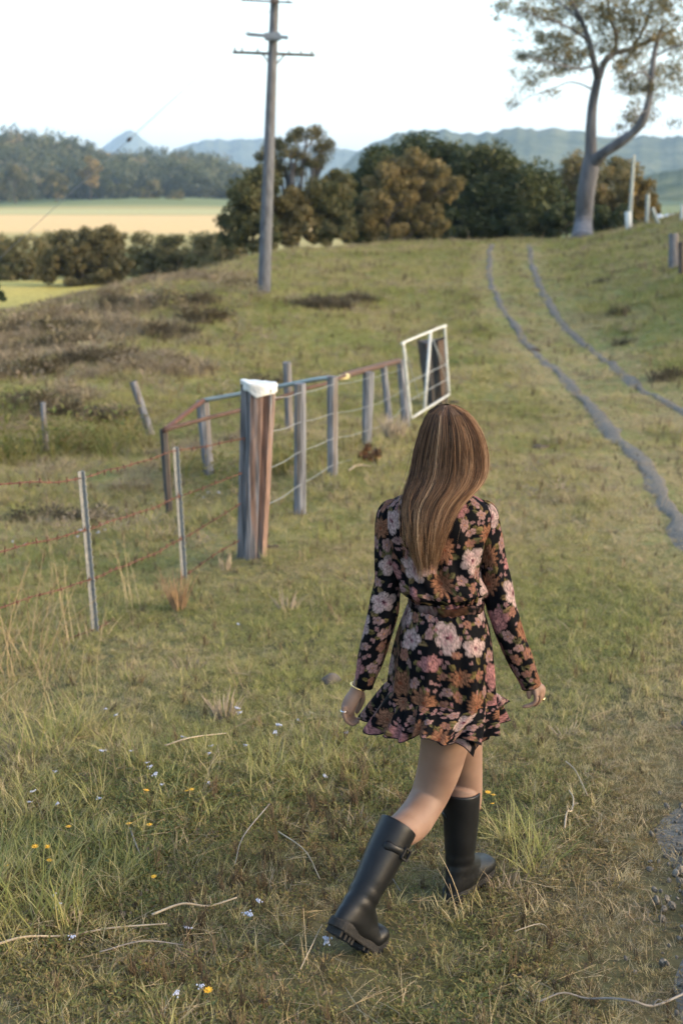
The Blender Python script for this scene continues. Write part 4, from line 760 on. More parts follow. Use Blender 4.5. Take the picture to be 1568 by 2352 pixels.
beam(W(553, 0, YP - .2), W(672, 6, YP - .2), .05, .08, M_dark, 'crossarm')
def line_wire(a, b, sag, label, r=.007, name='power_line'):
    t = np.linspace(0, 1, 40)[:, None]; P = a + (b - a) * t; P[:, 2] -= (4 * sag * t * (1 - t))[:, 0]; o = MB().tube(P, r, 5).build(name, M_wireD); tag(o, label, 'wire')
M_wireD = noise_mat('dull wire', [(.3, (.20, .21, .22)), (.7, (.30, .31, .32))], scale=5, bump=0)
g0 = W(625, 20, YP); g1 = hit(-150, 730); line_wire(g0, np.array([*g1[:2], g1[2]]), .0, 'stay wire running from the power pole top down to the left', .011, 'stay_wire')
q = g0 + (g1 - g0) * ((625 - 390) / 775.); MB().tube([q - (g1 - g0) * .006, q, q + (g1 - g0) * .006], [.02, .07, .02], 8).build('stay_insulator', M_dark).__setitem__('label', 'small dark egg insulator on the stay wire'); bpy.data.objects['stay_insulator']['category'] = 'insulator'
line_wire(W(716, 118, YP + .25), W(1700, 245, 110), 1.0, 'lower of the faint power lines running from the pole to the right', .008); line_wire(W(662, 4, YP), W(1700, 170, 110), 1.0, 'upper of the faint power lines running from the pole to the right', .008)
line_wire(W(540, 112, YP + .25), W(-250, -150, 24), .4, 'power line running from the lower crossarm out of the picture at upper left', .006); line_wire(W(559, -5, YP), W(-200, -60, 26), .4, 'faint power line running left from the top of the pole', .006)

# ================================================================== THE PERSON
PERS = empty('person', (float(W(1000, 2100, 4.1)[0]), 4.08, float(H(.28, 4.08)))); tag(PERS, 'person with long brown hair walking away in a black floral dress and black rubber boots', 'person')
TY = 4.10                                          # depth of the trunk
def WP(L): return np.array([W(*q) for q in L])

# ---- boots: modelled at rest, toe along +x, then the rear one flexed at the ball
def boot(name, flex, loc, head, side=1, roll=0.0):
    secs = [  # back point, front point (x, z) of each ring, half width
     ((-.064,.385),(.062,.375),.060),((-.064,.372),(.062,.362),.0605),((-.063,.34),(.061,.33),.059),((-.060,.28),(.060,.27),.056),((-.056,.21),(.054,.20),.052),((-.053,.155),(.049,.15),.047),((-.055,.118),(.052,.125),.044),
     ((-.062,.085),(.070,.115),.042),((-.070,.050),(.092,.104),.041),((-.070,.022),(.108,.096),.041),((-.045,.012),(.120,.090),.041),((.0,.012),(.134,.084),.042),((.05,.012),(.150,.078),.045),((.095,.012),(.166,.073),.048),((.135,.012),(.182,.069),.049),((.168,.012),(.196,.063),.047),((.192,.013),(.206,.054),.041),((.206,.018),(.213,.042),.028),((.2125,.026),(.2145,.034),.010)]
    secs = np.array([(*a, *b, w) for a, b, w in secs]); secs = cr(secs, 70); m = 40; a = np.arange(m) * 2 * math.pi / m; V = []
    for k, (x0, z0, x1, z1, hw) in enumerate(secs):
        c, s = np.cos(a), np.sin(a); e = .82 if k > 40 else 1.0
        fx = np.sign(c) * np.abs(c) ** e; V.append(np.stack([(x0 + x1) / 2 + fx * (x1 - x0) / 2, s * hw, (z0 + z1) / 2 + fx * (z1 - z0) / 2], 1))
    V = np.array(V).reshape(-1, 3)
    wr = np.exp(-((V[:, 2] - .135) / .045) ** 2) * (V[:, 0] < .12); ph = np.arctan2(V[:, 1], V[:, 0]); V[:, :2] *= (1 + .035 * wr * np.sin(V[:, 2] * 150 + 1.6 * np.sin(ph * 1 + 1)))[:, None]
    V[:, :2] *= (1 + .012 * np.sin(V[:, 2] * 34 + ph * 2) * (V[:, 2] > .17))[:, None]
    def outline(gr):                                # sole outline
        t = np.linspace(0, 2 * math.pi, 48, endpoint=False); x = .072 + .1435 * np.cos(t); wdt = np.interp(x, [-.075, -.055, -.02, .04, .10, .16, .20, .216], [.012, .034, .037, .034, .045, .049, .036, .012]); return np.stack([x * (1 + gr) - .072 * gr, np.sign(np.sin(t)) * np.minimum(np.abs(np.sin(t)) * 3, 1) * (wdt + gr * .04)], 1)
    S = []; F = []
    for z, gr in ((0.0, .0), (.004, .05), (.026, .05), (.034, .02)): q = outline(gr); S.append(np.concatenate([q, np.full((48, 1), z)], 1))
    S = np.concatenate(S); F = grid_faces(4, 48, True).tolist() + [list(range(48))[::-1], [3 * 48 + j for j in range(48)]]
    tread = MB()
    for x in np.arange(-.055, .2, .022):
        if .025 < x < .06: continue
        wv = float(np.interp(x, [-.07, -.02, .04, .12, .17, .21], [.026, .034, .03, .045, .044, .02])); tread.box((x, 0, -.006 if x > .05 else -.009), (.012, wv * 2.02, .012 if x > .05 else .02))
    TV = np.concatenate(tread.V)
    strap = MB(); st = []
    for t in np.linspace(.25, 2.75, 16): st.append((math.cos(t) * .065, side * math.sin(t) * .063, .315 - .006 * t))
    strap.tube(np.array(st), np.stack([np.interp(np.linspace(0, 1, 16), [0, .12, .8, .95, 1], [.010, .012, .012, .017, .006]), np.full(16, .004)], 1), 8, up=(0, 0, 1)); SV = np.concatenate(strap.V)
    bk = MB(); t = 1.35
    for dz in (-.017, .017): bk.box((math.cos(t) * .066, side * math.sin(t) * .068, .307 + dz), (.036, .008, .006))
    for dx in (-.016, .016): bk.box((math.cos(t) * .066 + dx, side * math.sin(t) * .068, .307), (.006, .008, .04))
    BV = np.concatenate(bk.V)
    rim = MB(); rim.tube(np.stack([np.cos(a) * .0635 - .001, np.sin(a) * .0605, .379 - .005 * np.cos(a)], 1)[list(range(m)) + [0, 1]], .0042, 7, cap=False); RV = np.concatenate(rim.V)
    def place(P):
        P = P * .925
        if flex:
            bx = .125; t = sstep(bx + .045, bx - .045, P[:, 0]); ang_ = flex * t; x, z = P[:, 0] - bx, P[:, 2] - .004
            P[:, 0] = bx + x * np.cos(ang_) + z * np.sin(ang_); P[:, 2] = .004 - x * np.sin(ang_) + z * np.cos(ang_)
        y, z = P[:, 1].copy(), P[:, 2].copy(); P[:, 1] = y * math.cos(roll) - z * math.sin(roll); P[:, 2] = y * math.sin(roll) + z * math.cos(roll)
        x, y = P[:, 0].copy(), P[:, 1].copy(); P[:, 0] = x * math.cos(head) - y * math.sin(head); P[:, 1] = x * math.sin(head) + y * math.cos(head); return P + np.asarray(loc)
    o = link(name, pmesh(name, place(V), np.asarray(grid_faces(70, m, True))), M_rub, PERS)
    so = o.modifiers.new('thick', 'SOLIDIFY'); so.thickness = .004; so.offset = -1
    link('sole', pmesh('sole', place(S), F), M_sole, o, False); link('tread', pmesh('tread', place(TV), tread.F), M_sole, o, False); link('strap', pmesh('strap', place(SV), strap.F), M_rub, o); link('buckle', pmesh('buckle', place(BV), bk.F), M_sole, o, False); link('rim', pmesh('rim', place(RV), rim.F), M_rub, o)
    ln = pmesh('lining', place(np.concatenate([V[:m] * (.93, .93, 1) - (0, 0, .002), V[8 * m:9 * m] * (.93, .93, 1)])), np.asarray(grid_faces(2, m, True))); link('lining', ln, M_lining, o)
    return place
M_rub = noise_mat('black rubber', [(.3, (.0035, .0038, .0042)), (.7, (.007, .0075, .008))], scale=22, rough=.42, bump=.06, bscale=60, spec=.22)
M_sole = noise_mat('worn black sole', [(.3, (.005, .005, .005)), (.7, (.018, .016, .014))], scale=40, rough=.85, bump=.3)
M_lining = noise_mat('grey lining', [(.3, (.30, .31, .32)), (.7, (.42, .43, .44))], scale=80, rough=.9, bump=.1)
g1 = hit(1048, 2072); bfp = boot('boot', 0.0, (g1[0] + .012, g1[1] + .04, g1[2] + .012), R(58))
h2 = R(48); g2 = hit(852, 2180); brp = boot('boot', R(43), (g2[0] - math.cos(h2) * .15, g2[1] - math.sin(h2) * .15, g2[2] + .012), h2, -1)
rimF = bfp(np.array([[0., 0, .30], [0, 0, .38]])); rimR = brp(np.array([[0., 0, .30], [0, 0, .38]]))

# ---- body: overlapping shaped pieces fused by a voxel remesh into one skin
def body():
    mb = MB()
    def limb(pts, wpx, n=40, k=48, flat=1.0): P = cr(np.asarray(pts), n); w_ = cr(np.asarray(wpx, float), n); mb.tube(P, w_ * px(P) / 2, k, flat=flat)
    # legs: hip to inside the boot
    kneeR = W(1072, 1812, 4.26); kneeL = W(984, 1826, 4.16)
    limb([W(1045, 1560, 4.12), W(1056, 1650, 4.17), W(1066, 1740, 4.23), kneeR, W(1068, 1850, 4.27), rimF[1], rimF[0]], [112, 100, 82, 70, 70, 74, 66])
    limb([W(1015, 1560, 4.10), W(1026, 1650, 4.12), W(1013, 1745, 4.14), W(992, 1812, 4.15), W(972, 1852, 4.12), W(943, 1892, 4.05), rimR[1] * .6 + rimR[0] * .4], [122, 118, 104, 90, 84, 86, 72])
    # trunk and neck
    tr = [(1560, 1015, 150, 150), (1480, 1015, 165, 150), (1390, 1018, 138, 120), (1300, 1008, 160, 130), (1210, 1004, 190, 130), (1165, 1004, 170, 100), (1140, 1010, 90, 80), (1110, 1018, 66, 66), (1060, 1026, 60, 62)]
    P = cr(WP([(q[1], q[0], TY + (.0 if q[0] > 1120 else .015)) for q in tr]), 40); ww = cr(np.array([(q[3], q[2]) for q in tr], float), 40); mb.tube(P, ww * px(P)[:, None] / 2 * .93, 24, up=(0, 1, 0))
    # head with face turned away from the picture
    hc = W(1034, 1026, TY + .02); mb.ball(hc, (.073, .092, .105), 18, 24); mb.ball(hc + [0, .035, -.055], (.055, .062, .062), 12, 16); mb.ball(hc + [0, .088, -.095], (.022, .018, .018), 8, 10)
    mb.tube(cr([hc + [0, .088, .012], hc + [0, .104, -.018], hc + [0, .098, -.034]], 8), np.array([.007, .008, .010, .012, .013, .014, .013, .008]), 8)
    for s in (-1, 1):
        mb.ball(hc + [s * .074, .005, -.02], (.008, .017, .03), 8, 10); mb.ball(hc + [s * .03, .083, -.002], (.014, .012, .010), 8, 10); mb.tube(cr([hc + [s * .012, .09, .018], hc + [s * .03, .09, .023], hc + [s * .05, .076, .016]], 6), .006, 6)
    mb.tube(cr([hc + [-.022, .09, -.062], hc + [0, .099, -.058], hc + [.022, .09, -.062]], 7), .006, 6); mb.tube(cr([hc + [-.018, .09, -.072], hc + [0, .097, -.074], hc + [.018, .09, -.072]], 7), .0065, 6)
    # arms
    limb(WP([(905,1180,TY),(893,1280,TY-.005),(886,1375,TY+.0),(855,1490,TY-.02),(826,1572,TY-.03),(820,1584,TY-.03)]), [56, 50, 46, 42, 32, 30])
    limb(WP([(1108,1180,TY),(1128,1280,TY),(1148,1380,TY-.01),(1192,1500,TY-.02),(1220,1562,TY-.03),(1226,1574,TY-.03)]), [56, 50, 46, 42, 32, 30])
    # left hand
    y = TY - .03
    limb(WP([(824,1572,y),(816,1592,y),(806,1610,y-.002),(799,1628,y-.004),(797,1638,y-.004)]), [29, 31, 36, 35, 28], 14, 16)
    def fing(L, r): P = cr(WP(L), 14); mb.tube(P, np.interp(np.linspace(0, 1, 14), [0, .9, 1], [r, r * .78, r * .45]), 10)
    fing([(791,1622,y-.024),(789,1638,y-.03),(794,1653,y-.03),(803,1662,y-.024),(813,1666,y-.02)], .0078); fing([(796,1622,y-.012),(794,1641,y-.016),(798,1656,y-.016),(808,1662,y-.012),(820,1662,y-.008)], .0086)
    fing([(802,1622,y+.002),(801,1641,y),(805,1655,y),(815,1659,y+.003),(826,1657,y+.006)], .0088); fing([(809,1620,y+.014),(809,1638,y+.016),(812,1650,y+.018),(819,1653,y+.02),(828,1650,y+.022)], .0084)
    fing([(826,1585,y+.006),(832,1598,y+.016),(830,1612,y+.026),(824,1626,y+.03),(817,1639,y+.03)], .0105)
    # right hand
    y = TY - .03
    limb(WP([(1221,1562,y),(1227,1574,y),(1233,1583,y),(1238,1590,y)]), [29, 31, 34, 28], 12, 16)
    fing([(1226,1578,y-.016),(1229,1592,y-.022),(1230,1610,y-.026),(1216,1620,y-.024),(1197,1624,y-.022)], .0086); fing([(1234,1578,y-.006),(1238,1590,y-.008),(1238,1605,y-.004),(1231,1617,y+.004),(1222,1620,y+.012)], .0086)
    fing([(1239,1576,y+.006),(1244,1588,y+.008),(1242,1603,y+.012),(1235,1613,y+.018),(1227,1616,y+.024)], .0083); fing([(1243,1574,y+.018),(1248,1584,y+.022),(1244,1600,y+.028),(1238,1607,y+.032),(1231,1609,y+.036)], .0074)
    fing([(1216,1564,y-.002),(1212,1576,y-.008),(1213,1590,y-.012),(1215,1606,y-.014)], .0098)
    o = mb.build('body', M_skin, PERS); r = o.modifiers.new('fuse', 'REMESH'); r.mode = 'VOXEL'; r.voxel_size = .0032; r.use_smooth_shade = True; s = o.modifiers.new('soften', 'SMOOTH'); s.factor = .5; s.iterations = 7
    # nails, rings, bracelet
    M_gold = noise_mat('gold', [(.3, (.75, .5, .2)), (.7, (.85, .62, .28))], scale=20, metal=1, rough=.25, bump=0); M_silver = noise_mat('silver', [(.3, (.7, .7, .7)), (.7, (.85, .85, .85))], scale=20, metal=1, rough=.2, bump=0)
    def ring(c, ax, r, tr_, mat, nm, par):
        ax = np.asarray(ax, float); ax /= np.linalg.norm(ax); e = np.cross(ax, (.2, .9, .1)); e /= np.linalg.norm(e); f = np.cross(ax, e); t = np.linspace(0, 2 * math.pi, 29)
        MB().tube(np.asarray(c) + np.outer(np.cos(t), e) * r + np.outer(np.sin(t), f) * r, tr_, 6, cap=False).build(nm, mat, par)
    wr = W(822, 1576.5, TY - .03); ax = W(816, 1592, TY - .03) - W(826, 1570, TY - .03); ring(wr, ax, .0235, .0022, M_gold, 'bracelet', o); ring(wr - ax * .16, ax + np.array([.02, 0, 0]), .0245, .0018, M_gold, 'bracelet', o)
    ring(W(789.5, 1633, TY - .058), (0, 0, 1), .0092, .0015, M_silver, 'finger_ring', o); q = W(1243, 1604, TY - .018); ring(q, (-.2, 0, 1), .0098, .002, M_gold, 'finger_ring', o); MB().ball(q + [.004, -.010, 0], .004, 6, 8).build('ring_stone', M_gold, o)
M_skin, sn, so_ = new_mat('skin'); b = node(sn, 'ShaderNodeBsdfPrincipled'); tc = node(sn, 'ShaderNodeTexCoord'); nz = node(sn, 'ShaderNodeTexNoise'); nz.inputs['Scale'].default_value = 14; sn.links.new(tc.outputs['Object'], nz.inputs[0])
rp = ramp(sn, [(.3, (.145, .087, .062)), (.7, (.185, .116, .083))], nz.outputs[0]); sn.links.new(rp.outputs[0], b.inputs['Base Color']); b.inputs['Roughness'].default_value = .6; b.inputs['Subsurface Weight'].default_value = .12; b.inputs['Subsurface Radius'].default_value = (.012, .005, .003); b.inputs['Specular IOR Level'].default_value = .25; sn.links.new(b.outputs[0], so_.inputs[0])
body()

# ---- dress fabric: printed flowers laid out on the cloth
def print_flowers(uv, seed, dens=1.0):
    g = np.random.default_rng(seed); n = len(uv); base = np.array([.0025, .0025, .0035]); C = np.tile(base, (n, 1)); lo, hi = uv.min(0), uv.max(0)
    order = np.argsort(uv[:, 1], kind='stable'); ys = uv[order, 1]
    def near(c, r):
        a, b_ = np.searchsorted(ys, [c[1] - r, c[1] + r]); i = order[a:b_]; return i[np.abs(uv[i, 0] - c[0]) < r]
    def spots(r, k, taken=None, gap=1.0):
        out = []
        for _ in range(k):
            p = lo + g.random(2) * (hi - lo)
            if all(math.hypot(p[0] - q[0], p[1] - q[1]) > (r + q[2]) * gap for q in out + (taken or [])): out.append((p[0], p[1], r))
        return out
    area = float(np.prod(hi - lo)); big = spots(.037, int(area * 900 * dens), None, 1.12); small = spots(.017, int(area * 1500 * dens), big, .94); tiny = spots(.007, int(area * 1500), big + small, .9)
    def leaf(c, ang_, L, w_, col):
        i = near(c, L * 1.1); d = uv[i] - c; x = d[:, 0] * math.cos(ang_) + d[:, 1] * math.sin(ang_); y = -d[:, 0] * math.sin(ang_) + d[:, 1] * math.cos(ang_); t = np.clip(x / L, 0, 1); hw = w_ * np.sin(math.pi * t ** .8) ** .8; m = (x > 0) & (x < L) & (np.abs(y) < hw)
        vein = np.abs(y) < .0011; sh = .55 + .6 * (y > 0) + .2 * vnoise(uv[i, 0] * 400, uv[i, 1] * 400, 3); C[i[m]] = (np.array(col) * sh[:, None] * np.where(vein, .5, 1)[:, None])[m]
    OL = [(.075, .058, .022), (.055, .050, .024), (.095, .065, .03)]
    for (x, y, r) in big:
        for _ in range(g.integers(3, 6)): a = g.random() * 6.28; leaf((x + math.cos(a) * r * .7, y + math.sin(a) * r * .7), a + g.normal() * .3, r * g.uniform(.6, 1.0), r * .24, OL[g.integers(3)])
    for (x, y, r) in small:
        for _ in range(g.integers(1, 4)): a = g.random() * 6.28; leaf((x + math.cos(a) * r * .6, y + math.sin(a) * r * .6), a, r * g.uniform(.8, 1.5), r * .3, OL[g.integers(3)])
    def bloom(c, r, layers, outer, inner, core, pointy, dark):
        i = near(c, r * 1.25); d = uv[i] - c; q = 1 + .25 * g.normal(); d = d * (1, np.clip(q, .8, 1.25)); rr_ = np.hypot(d[:, 0], d[:, 1]); th = np.arctan2(d[:, 1], d[:, 0]); st = .6 * vnoise(th * 9 + c[0] * 99, rr_ * 90, 7) + .4 * vnoise(uv[i, 0] * 330, uv[i, 1] * 330, 8)
        for k, (Rk, npet) in enumerate(layers):
            off = g.random() * 6.28; cen = np.array([g.normal(), g.normal()]) * r * .05 * k; dd = d - cen; rk = np.hypot(dd[:, 0], dd[:, 1]); tk = np.arctan2(dd[:, 1], dd[:, 0]); ph = np.abs(np.cos(npet * (tk - off) / 2)); amp = 1 + .16 * np.sin(tk * 2 + off * 3)
            rho = r * Rk * amp * ((.55 + .45 * ph ** .5) if not pointy else (.50 + .5 * ph ** 1.1)); m = rk < rho; t = np.clip(rk / np.maximum(rho, 1e-5), 0, 1)
            col = np.array(inner) * (1 - t[:, None]) + np.array(outer) * t[:, None]; col = col * (.28 + 1.05 * st)[:, None]; edge = (t > .86) | (ph < .2); col = np.where(edge[:, None], col * dark, col); C[i[m]] = col[m]
        m = rr_ < r * .13; C[i[m]] = np.array(core) * (.6 + .8 * st[m])[:, None]
    for (x, y, r) in big:
        k = g.random(); s = r * g.uniform(.85, 1.15)
        if k < .42: bloom((x, y), s, [(1.05, 11), (.85, 10), (.62, 9), (.4, 7), (.22, 5)], (.22, .105, .062), (.055, .019, .012), (.10, .03, .015), True, .38)
        elif k < .74: bloom((x, y), s, [(1.08, 5), (.82, 5), (.52, 4)], (.38, .285, .265), (.13, .036, .055), (.05, .015, .02), False, .55)
        else: bloom((x, y), s, [(1.0, 6), (.8, 5), (.6, 5), (.4, 4), (.22, 3)], (.28, .135, .135), (.125, .042, .048), (.30, .14, .12), False, .5)
    for (x, y, r) in small:
        k = g.random(); bloom((x, y), r, [(1.0, 5), (.5, 5)], (.26, .165, .15) if k < .6 else (.19, .098, .064), (.10, .036, .045), (.20, .10, .03), False, .6)
    for (x, y, r) in tiny: bloom((x, y), r, [(1.0, 4)], (.20, .12, .12), (.12, .055, .055), (.3, .1, .1), False, .8)
    return C
M_dress, dn, do = new_mat('floral chiffon'); at = node(dn, 'ShaderNodeAttribute'); at.attribute_name = 'Col'; b = node(dn, 'ShaderNodeBsdfPrincipled'); gm_ = node(dn, 'ShaderNodeMix', data_type='RGBA', blend_type='MULTIPLY'); gm_.inputs[0].default_value = 1; gm_.inputs[7].default_value = (.86, .86, .84, 1); dn.links.new(at.outputs['Color'], gm_.inputs[6]); dn.links.new(gm_.outputs[2], b.inputs['Base Color']); b.inputs['Roughness'].default_value = .75; b.inputs['Specular IOR Level'].default_value = .04
tc = node(dn, 'ShaderNodeTexCoord'); nz = node(dn, 'ShaderNodeTexNoise'); nz.inputs['Scale'].default_value = 420; dn.links.new(tc.outputs['Object'], nz.inputs[0]); bp = node(dn, 'ShaderNodeBump'); bp.inputs['Strength'].default_value = .15; bp.inputs['Distance'].default_value = .001; dn.links.new(nz.outputs[0], bp.inputs['Height']); dn.links.new(bp.outputs[0], b.inputs['Normal']); dn.links.new(b.outputs[0], do.inputs[0])
M_hem = noise_mat('black hem', [(.3, (.006, .006, .008)), (.7, (.012, .012, .014))], scale=50, bump=0, rough=.8)
def cloth(name, V, n, m, seed, parent, closed=True, lin=None, hem=None):
    G = V.reshape(n, m, 3); du = np.linalg.norm(np.diff(G, axis=1, append=G[:, :1]), axis=2).mean(0); su = np.r_[0, np.cumsum(du)[:-1]]; dv = np.linalg.norm(np.diff(G, axis=0), axis=2).mean(1); sv = np.r_[0, np.cumsum(dv)]
    loc = np.linalg.norm(np.diff(G, axis=1, append=G[:, :1]), axis=2).sum(1) / max(du.sum(), 1e-6); uv = np.stack([((su[None] - su.mean()) * (.45 + .55 * loc[:, None])).ravel(), np.repeat(sv, m)], 1)
    C = print_flowers(uv, seed)
    if hem: C.reshape(n, m, 3)[-hem:] = (.007, .007, .009)
    me = pmesh(name, V, np.asarray(grid_faces(n, m, closed))); vcol(me, 'Col', C); o = link(name, me, M_dress, parent); s = o.modifiers.new('thick', 'SOLIDIFY'); s.thickness = .0016; s.offset = -1; return o
# trunk of the dress, ring by ring: (v, left, right, half depth, depth shift)
TB_ = np.array([(1128,972,1058,.050,.01),(1136,934,1078,.058,.008),(1146,908,1100,.066,.004),(1160,888,1121,.078,0),(1180,882,1128,.088,0),(1215,886,1122,.098,0),(1262,898,1110,.105,0),(1310,908,1103,.108,0),(1338,918,1105,.112,0),(1354,925,1108,.112,0),(1364,936,1107,.104,0),(1374,947,1105,.096,0),(1384,943,1106,.098,0),(1398,934,1109,.105,0),(1446,917,1122,.128,0),(1500,907,1129,.142,0),(1550,901,1131,.146,0),(1592,897,1133,.150,0)], float)
def ring_at(q, m, ph):
    v, l, r, bd, sy = q; c = W((l + r) / 2, v, TY + sy); a = (r - l) / 2 * px(c); e = .86
    cx, sx = np.cos(ph), np.sin(ph); return np.stack([c[0] + a * np.sign(cx) * np.abs(cx) ** e, c[1] + bd * np.sign(sx) * np.abs(sx) ** e, np.full(m, c[2])], 1)
def dress():
    n, m = 250, 400; ph = np.linspace(0, 2 * math.pi, m, endpoint=False) + math.pi / 2; T = cr(TB_, n); V = np.array([ring_at(q, m, ph) for q in T]); vv = T[:, 0]
    skirt = sstep(1374, 1420, vv)[:, None]; bod = (sstep(1150, 1250, vv) * (1 - sstep(1360, 1376, vv)))[:, None]; waist = np.exp(-((vv - 1374) / 22) ** 2)[:, None]
    f = skirt * sstep(1374, 1590, vv)[:, None] * (.008 * np.sin(9 * ph + 1.3 * np.sin(2 * ph))[None] + .005 * np.sin(17 * ph + 2)[None] * sstep(1380, 1480, vv)[:, None]) + waist * .004 * np.sin(34 * ph + 2 * np.sin(5 * ph))[None]
    f = f + bod * (.006 * np.sin(6 * ph[None] + vv[:, None] / 34) + .004 * np.sin(13 * ph[None] - vv[:, None] / 21)) + bod * .014 * np.exp(-((vv - 1345) / 16) ** 2)[:, None] * (.6 + .4 * np.sin(11 * ph))[None]
    f = f - .012 * np.exp(-((ph - 3 * math.pi / 2) / .12) ** 2)[None] * sstep(1180, 1260, vv)[:, None] * (1 - sstep(1330, 1360, vv))[:, None]
    cen = V.mean(1, keepdims=True); d = V - cen; d[..., 2] = 0; d /= np.linalg.norm(d, axis=2, keepdims=True) + 1e-9; V = V + d * f[..., None]
    # the skirt swings with the stride
    sw = sstep(1440, 1592, vv)[:, None]; V[..., 2] += -sw * .018 * np.cos(ph)[None]
    D = cloth('dress', V.reshape(-1, 3), n, m, 5, PERS)
    # tie belt
    bq = cr(TB_, n)[np.argmin(abs(vv - 1384))]; P = ring_at(bq, 120, np.linspace(0, 2 * math.pi, 120)); P = P + (P - P.mean(0)) * (.045, .05, 0); P[:, 2] += .004 * np.sin(np.linspace(0, 40, 120)); k = 10; bel = MB(); bel.tube(P, np.stack([np.full(120, .014), np.full(120, .0035)], 1), 10, up=(0, 0, 1), cap=False); me = bel.mesh('belt'); q = np.array([x.co for x in me.vertices]); vcol(me, 'Col', print_flowers(np.stack([np.arctan2(q[:, 1] - TY, q[:, 0] - .28) * .12, q[:, 2]], 1), 9) * .35); link('belt', me, M_dress, D)
    # ruffles
    HEM = [(90,1010,1640,4.36),(120,920,1640,4.33),(150,856,1638,4.24),(180,839,1650,4.12),(200,850,1678,4.02),(220,893,1693,3.955),(240,935,1698,3.92),(260,972,1696,3.90),(280,1015,1701,3.90),(300,1058,1706,3.92),(320,1098,1702,3.96),(340,1133,1693,4.02),(355,1144,1676,4.08),(375,1152,1642,4.18),(395,1163,1607,4.27),(420,1112,1620,4.33),(450,1010,1640,4.36)]
    def ruffle(name, HM, rows, seed, amp, inset=0.0):
        mm = 400; pd = np.linspace(90, 450, mm, endpoint=False); pr = pd * math.pi / 180; HT = np.stack([np.interp(pd, [h[0] for h in HM], [h[k] for h in HM]) for k in (1, 2, 3)], 1); kk = np.ones(15) / 15
        HT = np.stack([np.convolve(np.pad(HT[:, k], 7, 'wrap'), kk, 'valid') for k in range(3)], 1); hem = W(HT[:, 0], HT[:, 1], HT[:, 2]); top = V[-1] + 0; top = top * (1 - inset) + top.mean(0) * inset; top[:, 2] += .006; cc = top.mean(0)
        R_ = []; 
        for t in np.linspace(0, 1, rows):
            q = top * (1 - t) + hem * t; dd = q - cc; dd[:, 2] = 0; dd /= np.linalg.norm(dd, axis=1)[:, None] + 1e-9
            wv = amp * t ** .8 * (np.sin(11 * pr + 2.2 * np.sin(2 * pr) + .4) * .6 + .45 * np.sin(19 * pr + 3 * np.sin(3 * pr)) + .2 * np.sin(31 * pr)); q = q + dd * (wv + .004 * min(1, t * 8))[:, None]
            q[:, 2] += .010 * t * np.sin(11 * pr + 2.2 * np.sin(2 * pr) + 1.5) - .012 * t * t * 0; R_.append(q)
        return cloth(name, np.array(R_).reshape(-1, 3), rows, mm, seed, D, hem=2)
    ruffle('ruffle', HEM, 60, 21, .024)
    H2 = [(a, 990 + (u - 990) * .86, v + 3 + 31 * math.exp(-((a - 318) / 13.0) ** 2) - 16 * math.exp(-((a - 225) / 40.) ** 2), 4.1 + (y - 4.1) * .86) for a, u, v, y in HEM]; ruffle('under_ruffle', H2, 56, 33, .014, .04)
    # collar edge
    P = V[1]; MB().tube(P[list(range(0, m, 6)) + [0]], .004, 6, cap=False).build('neckline', M_hem, D)
    # sleeves: (u, v, width), puffed at the shoulder, cuffed at the wrist
    for s, L in ((0, [(922,1166,20,0),(906,1166,44,0),(897,1180,60,0),(893,1215,64,0),(890,1290,58,-.005),(888,1352,64,0),(874,1422,70,-.01),(853,1505,60,-.02),(838,1560,48,-.03),(834,1576,44,-.03)]), (1, [(1086,1168,20,0),(1103,1168,44,0),(1114,1182,60,0),(1119,1222,64,0),(1132,1290,62,0),(1146,1377,68,-.01),(1166,1446,66,-.015),(1193,1512,57,-.02),(1214,1560,49,-.03),(1219,1577,45,-.03)])):
        nn, mm = 230, 130; P = cr(WP([(q[0], q[1], TY + q[3]) for q in L]), nn); wd = cr(np.array([q[2] for q in L], float), nn) * px(P) / 2; Tn, N_, B_ = frames(P, (0, 1, 0)); a = np.linspace(0, 2 * math.pi, mm, endpoint=False); t = np.linspace(0, 1, nn)[:, None]
        fold = 1 + .05 * np.sin(5 * a[None] + 9 * t + s) * np.sin(math.pi * t) + .05 * np.sin(38 * t + 2.0 * np.sin(a[None] + s)) * np.exp(-((t - .52) / .13) ** 2) + .04 * np.sin(30 * t + 3 * np.sin(a[None])) * np.exp(-((t - .8) / .12) ** 2) + .05 * np.sin(12 * a[None] + 1) * np.exp(-((t - .16) / .07) ** 2)
        VV = P[:, None] + (N_[:, None] * np.cos(a)[None, :, None] * 1.02 + B_[:, None] * np.sin(a)[None, :, None]) * (wd[:, None] * fold)[..., None]; o = cloth('sleeve', VV.reshape(-1, 3), nn, mm, 40 + s * 7, D, hem=5)
dress()

# ---- hair: locks of strands hanging over a darker under layer
M_hair, hn_, ho_ = new_mat('brown hair'); at = node(hn_, 'ShaderNodeAttribute'); at.attribute_name = 'Col'; rp = ramp(hn_, [(0, (.022, .011, .0055)), (.25, (.075, .037, .018)), (.5, (.165, .085, .042)), (.75, (.28, .155, .08)), (1, (.42, .27, .155))], at.outputs['Fac']); b = node(hn_, 'ShaderNodeBsdfPrincipled'); hn_.links.new(rp.outputs[0], b.inputs['Base Color']); b.inputs['Roughness'].default_value = .5; b.inputs['Specular IOR Level'].default_value = .25; tr = node(hn_, 'ShaderNodeBsdfTranslucent'); hn_.links.new(rp.outputs[0], tr.inputs[0]); mx = node(hn_, 'ShaderNodeMixShader'); mx.inputs[0].default_value = .2; hn_.links.new(b.outputs[0], mx.inputs[1]); hn_.links.new(tr.outputs[0], mx.inputs[2]); hn_.links.new(mx.outputs[0], ho_.inputs[0])
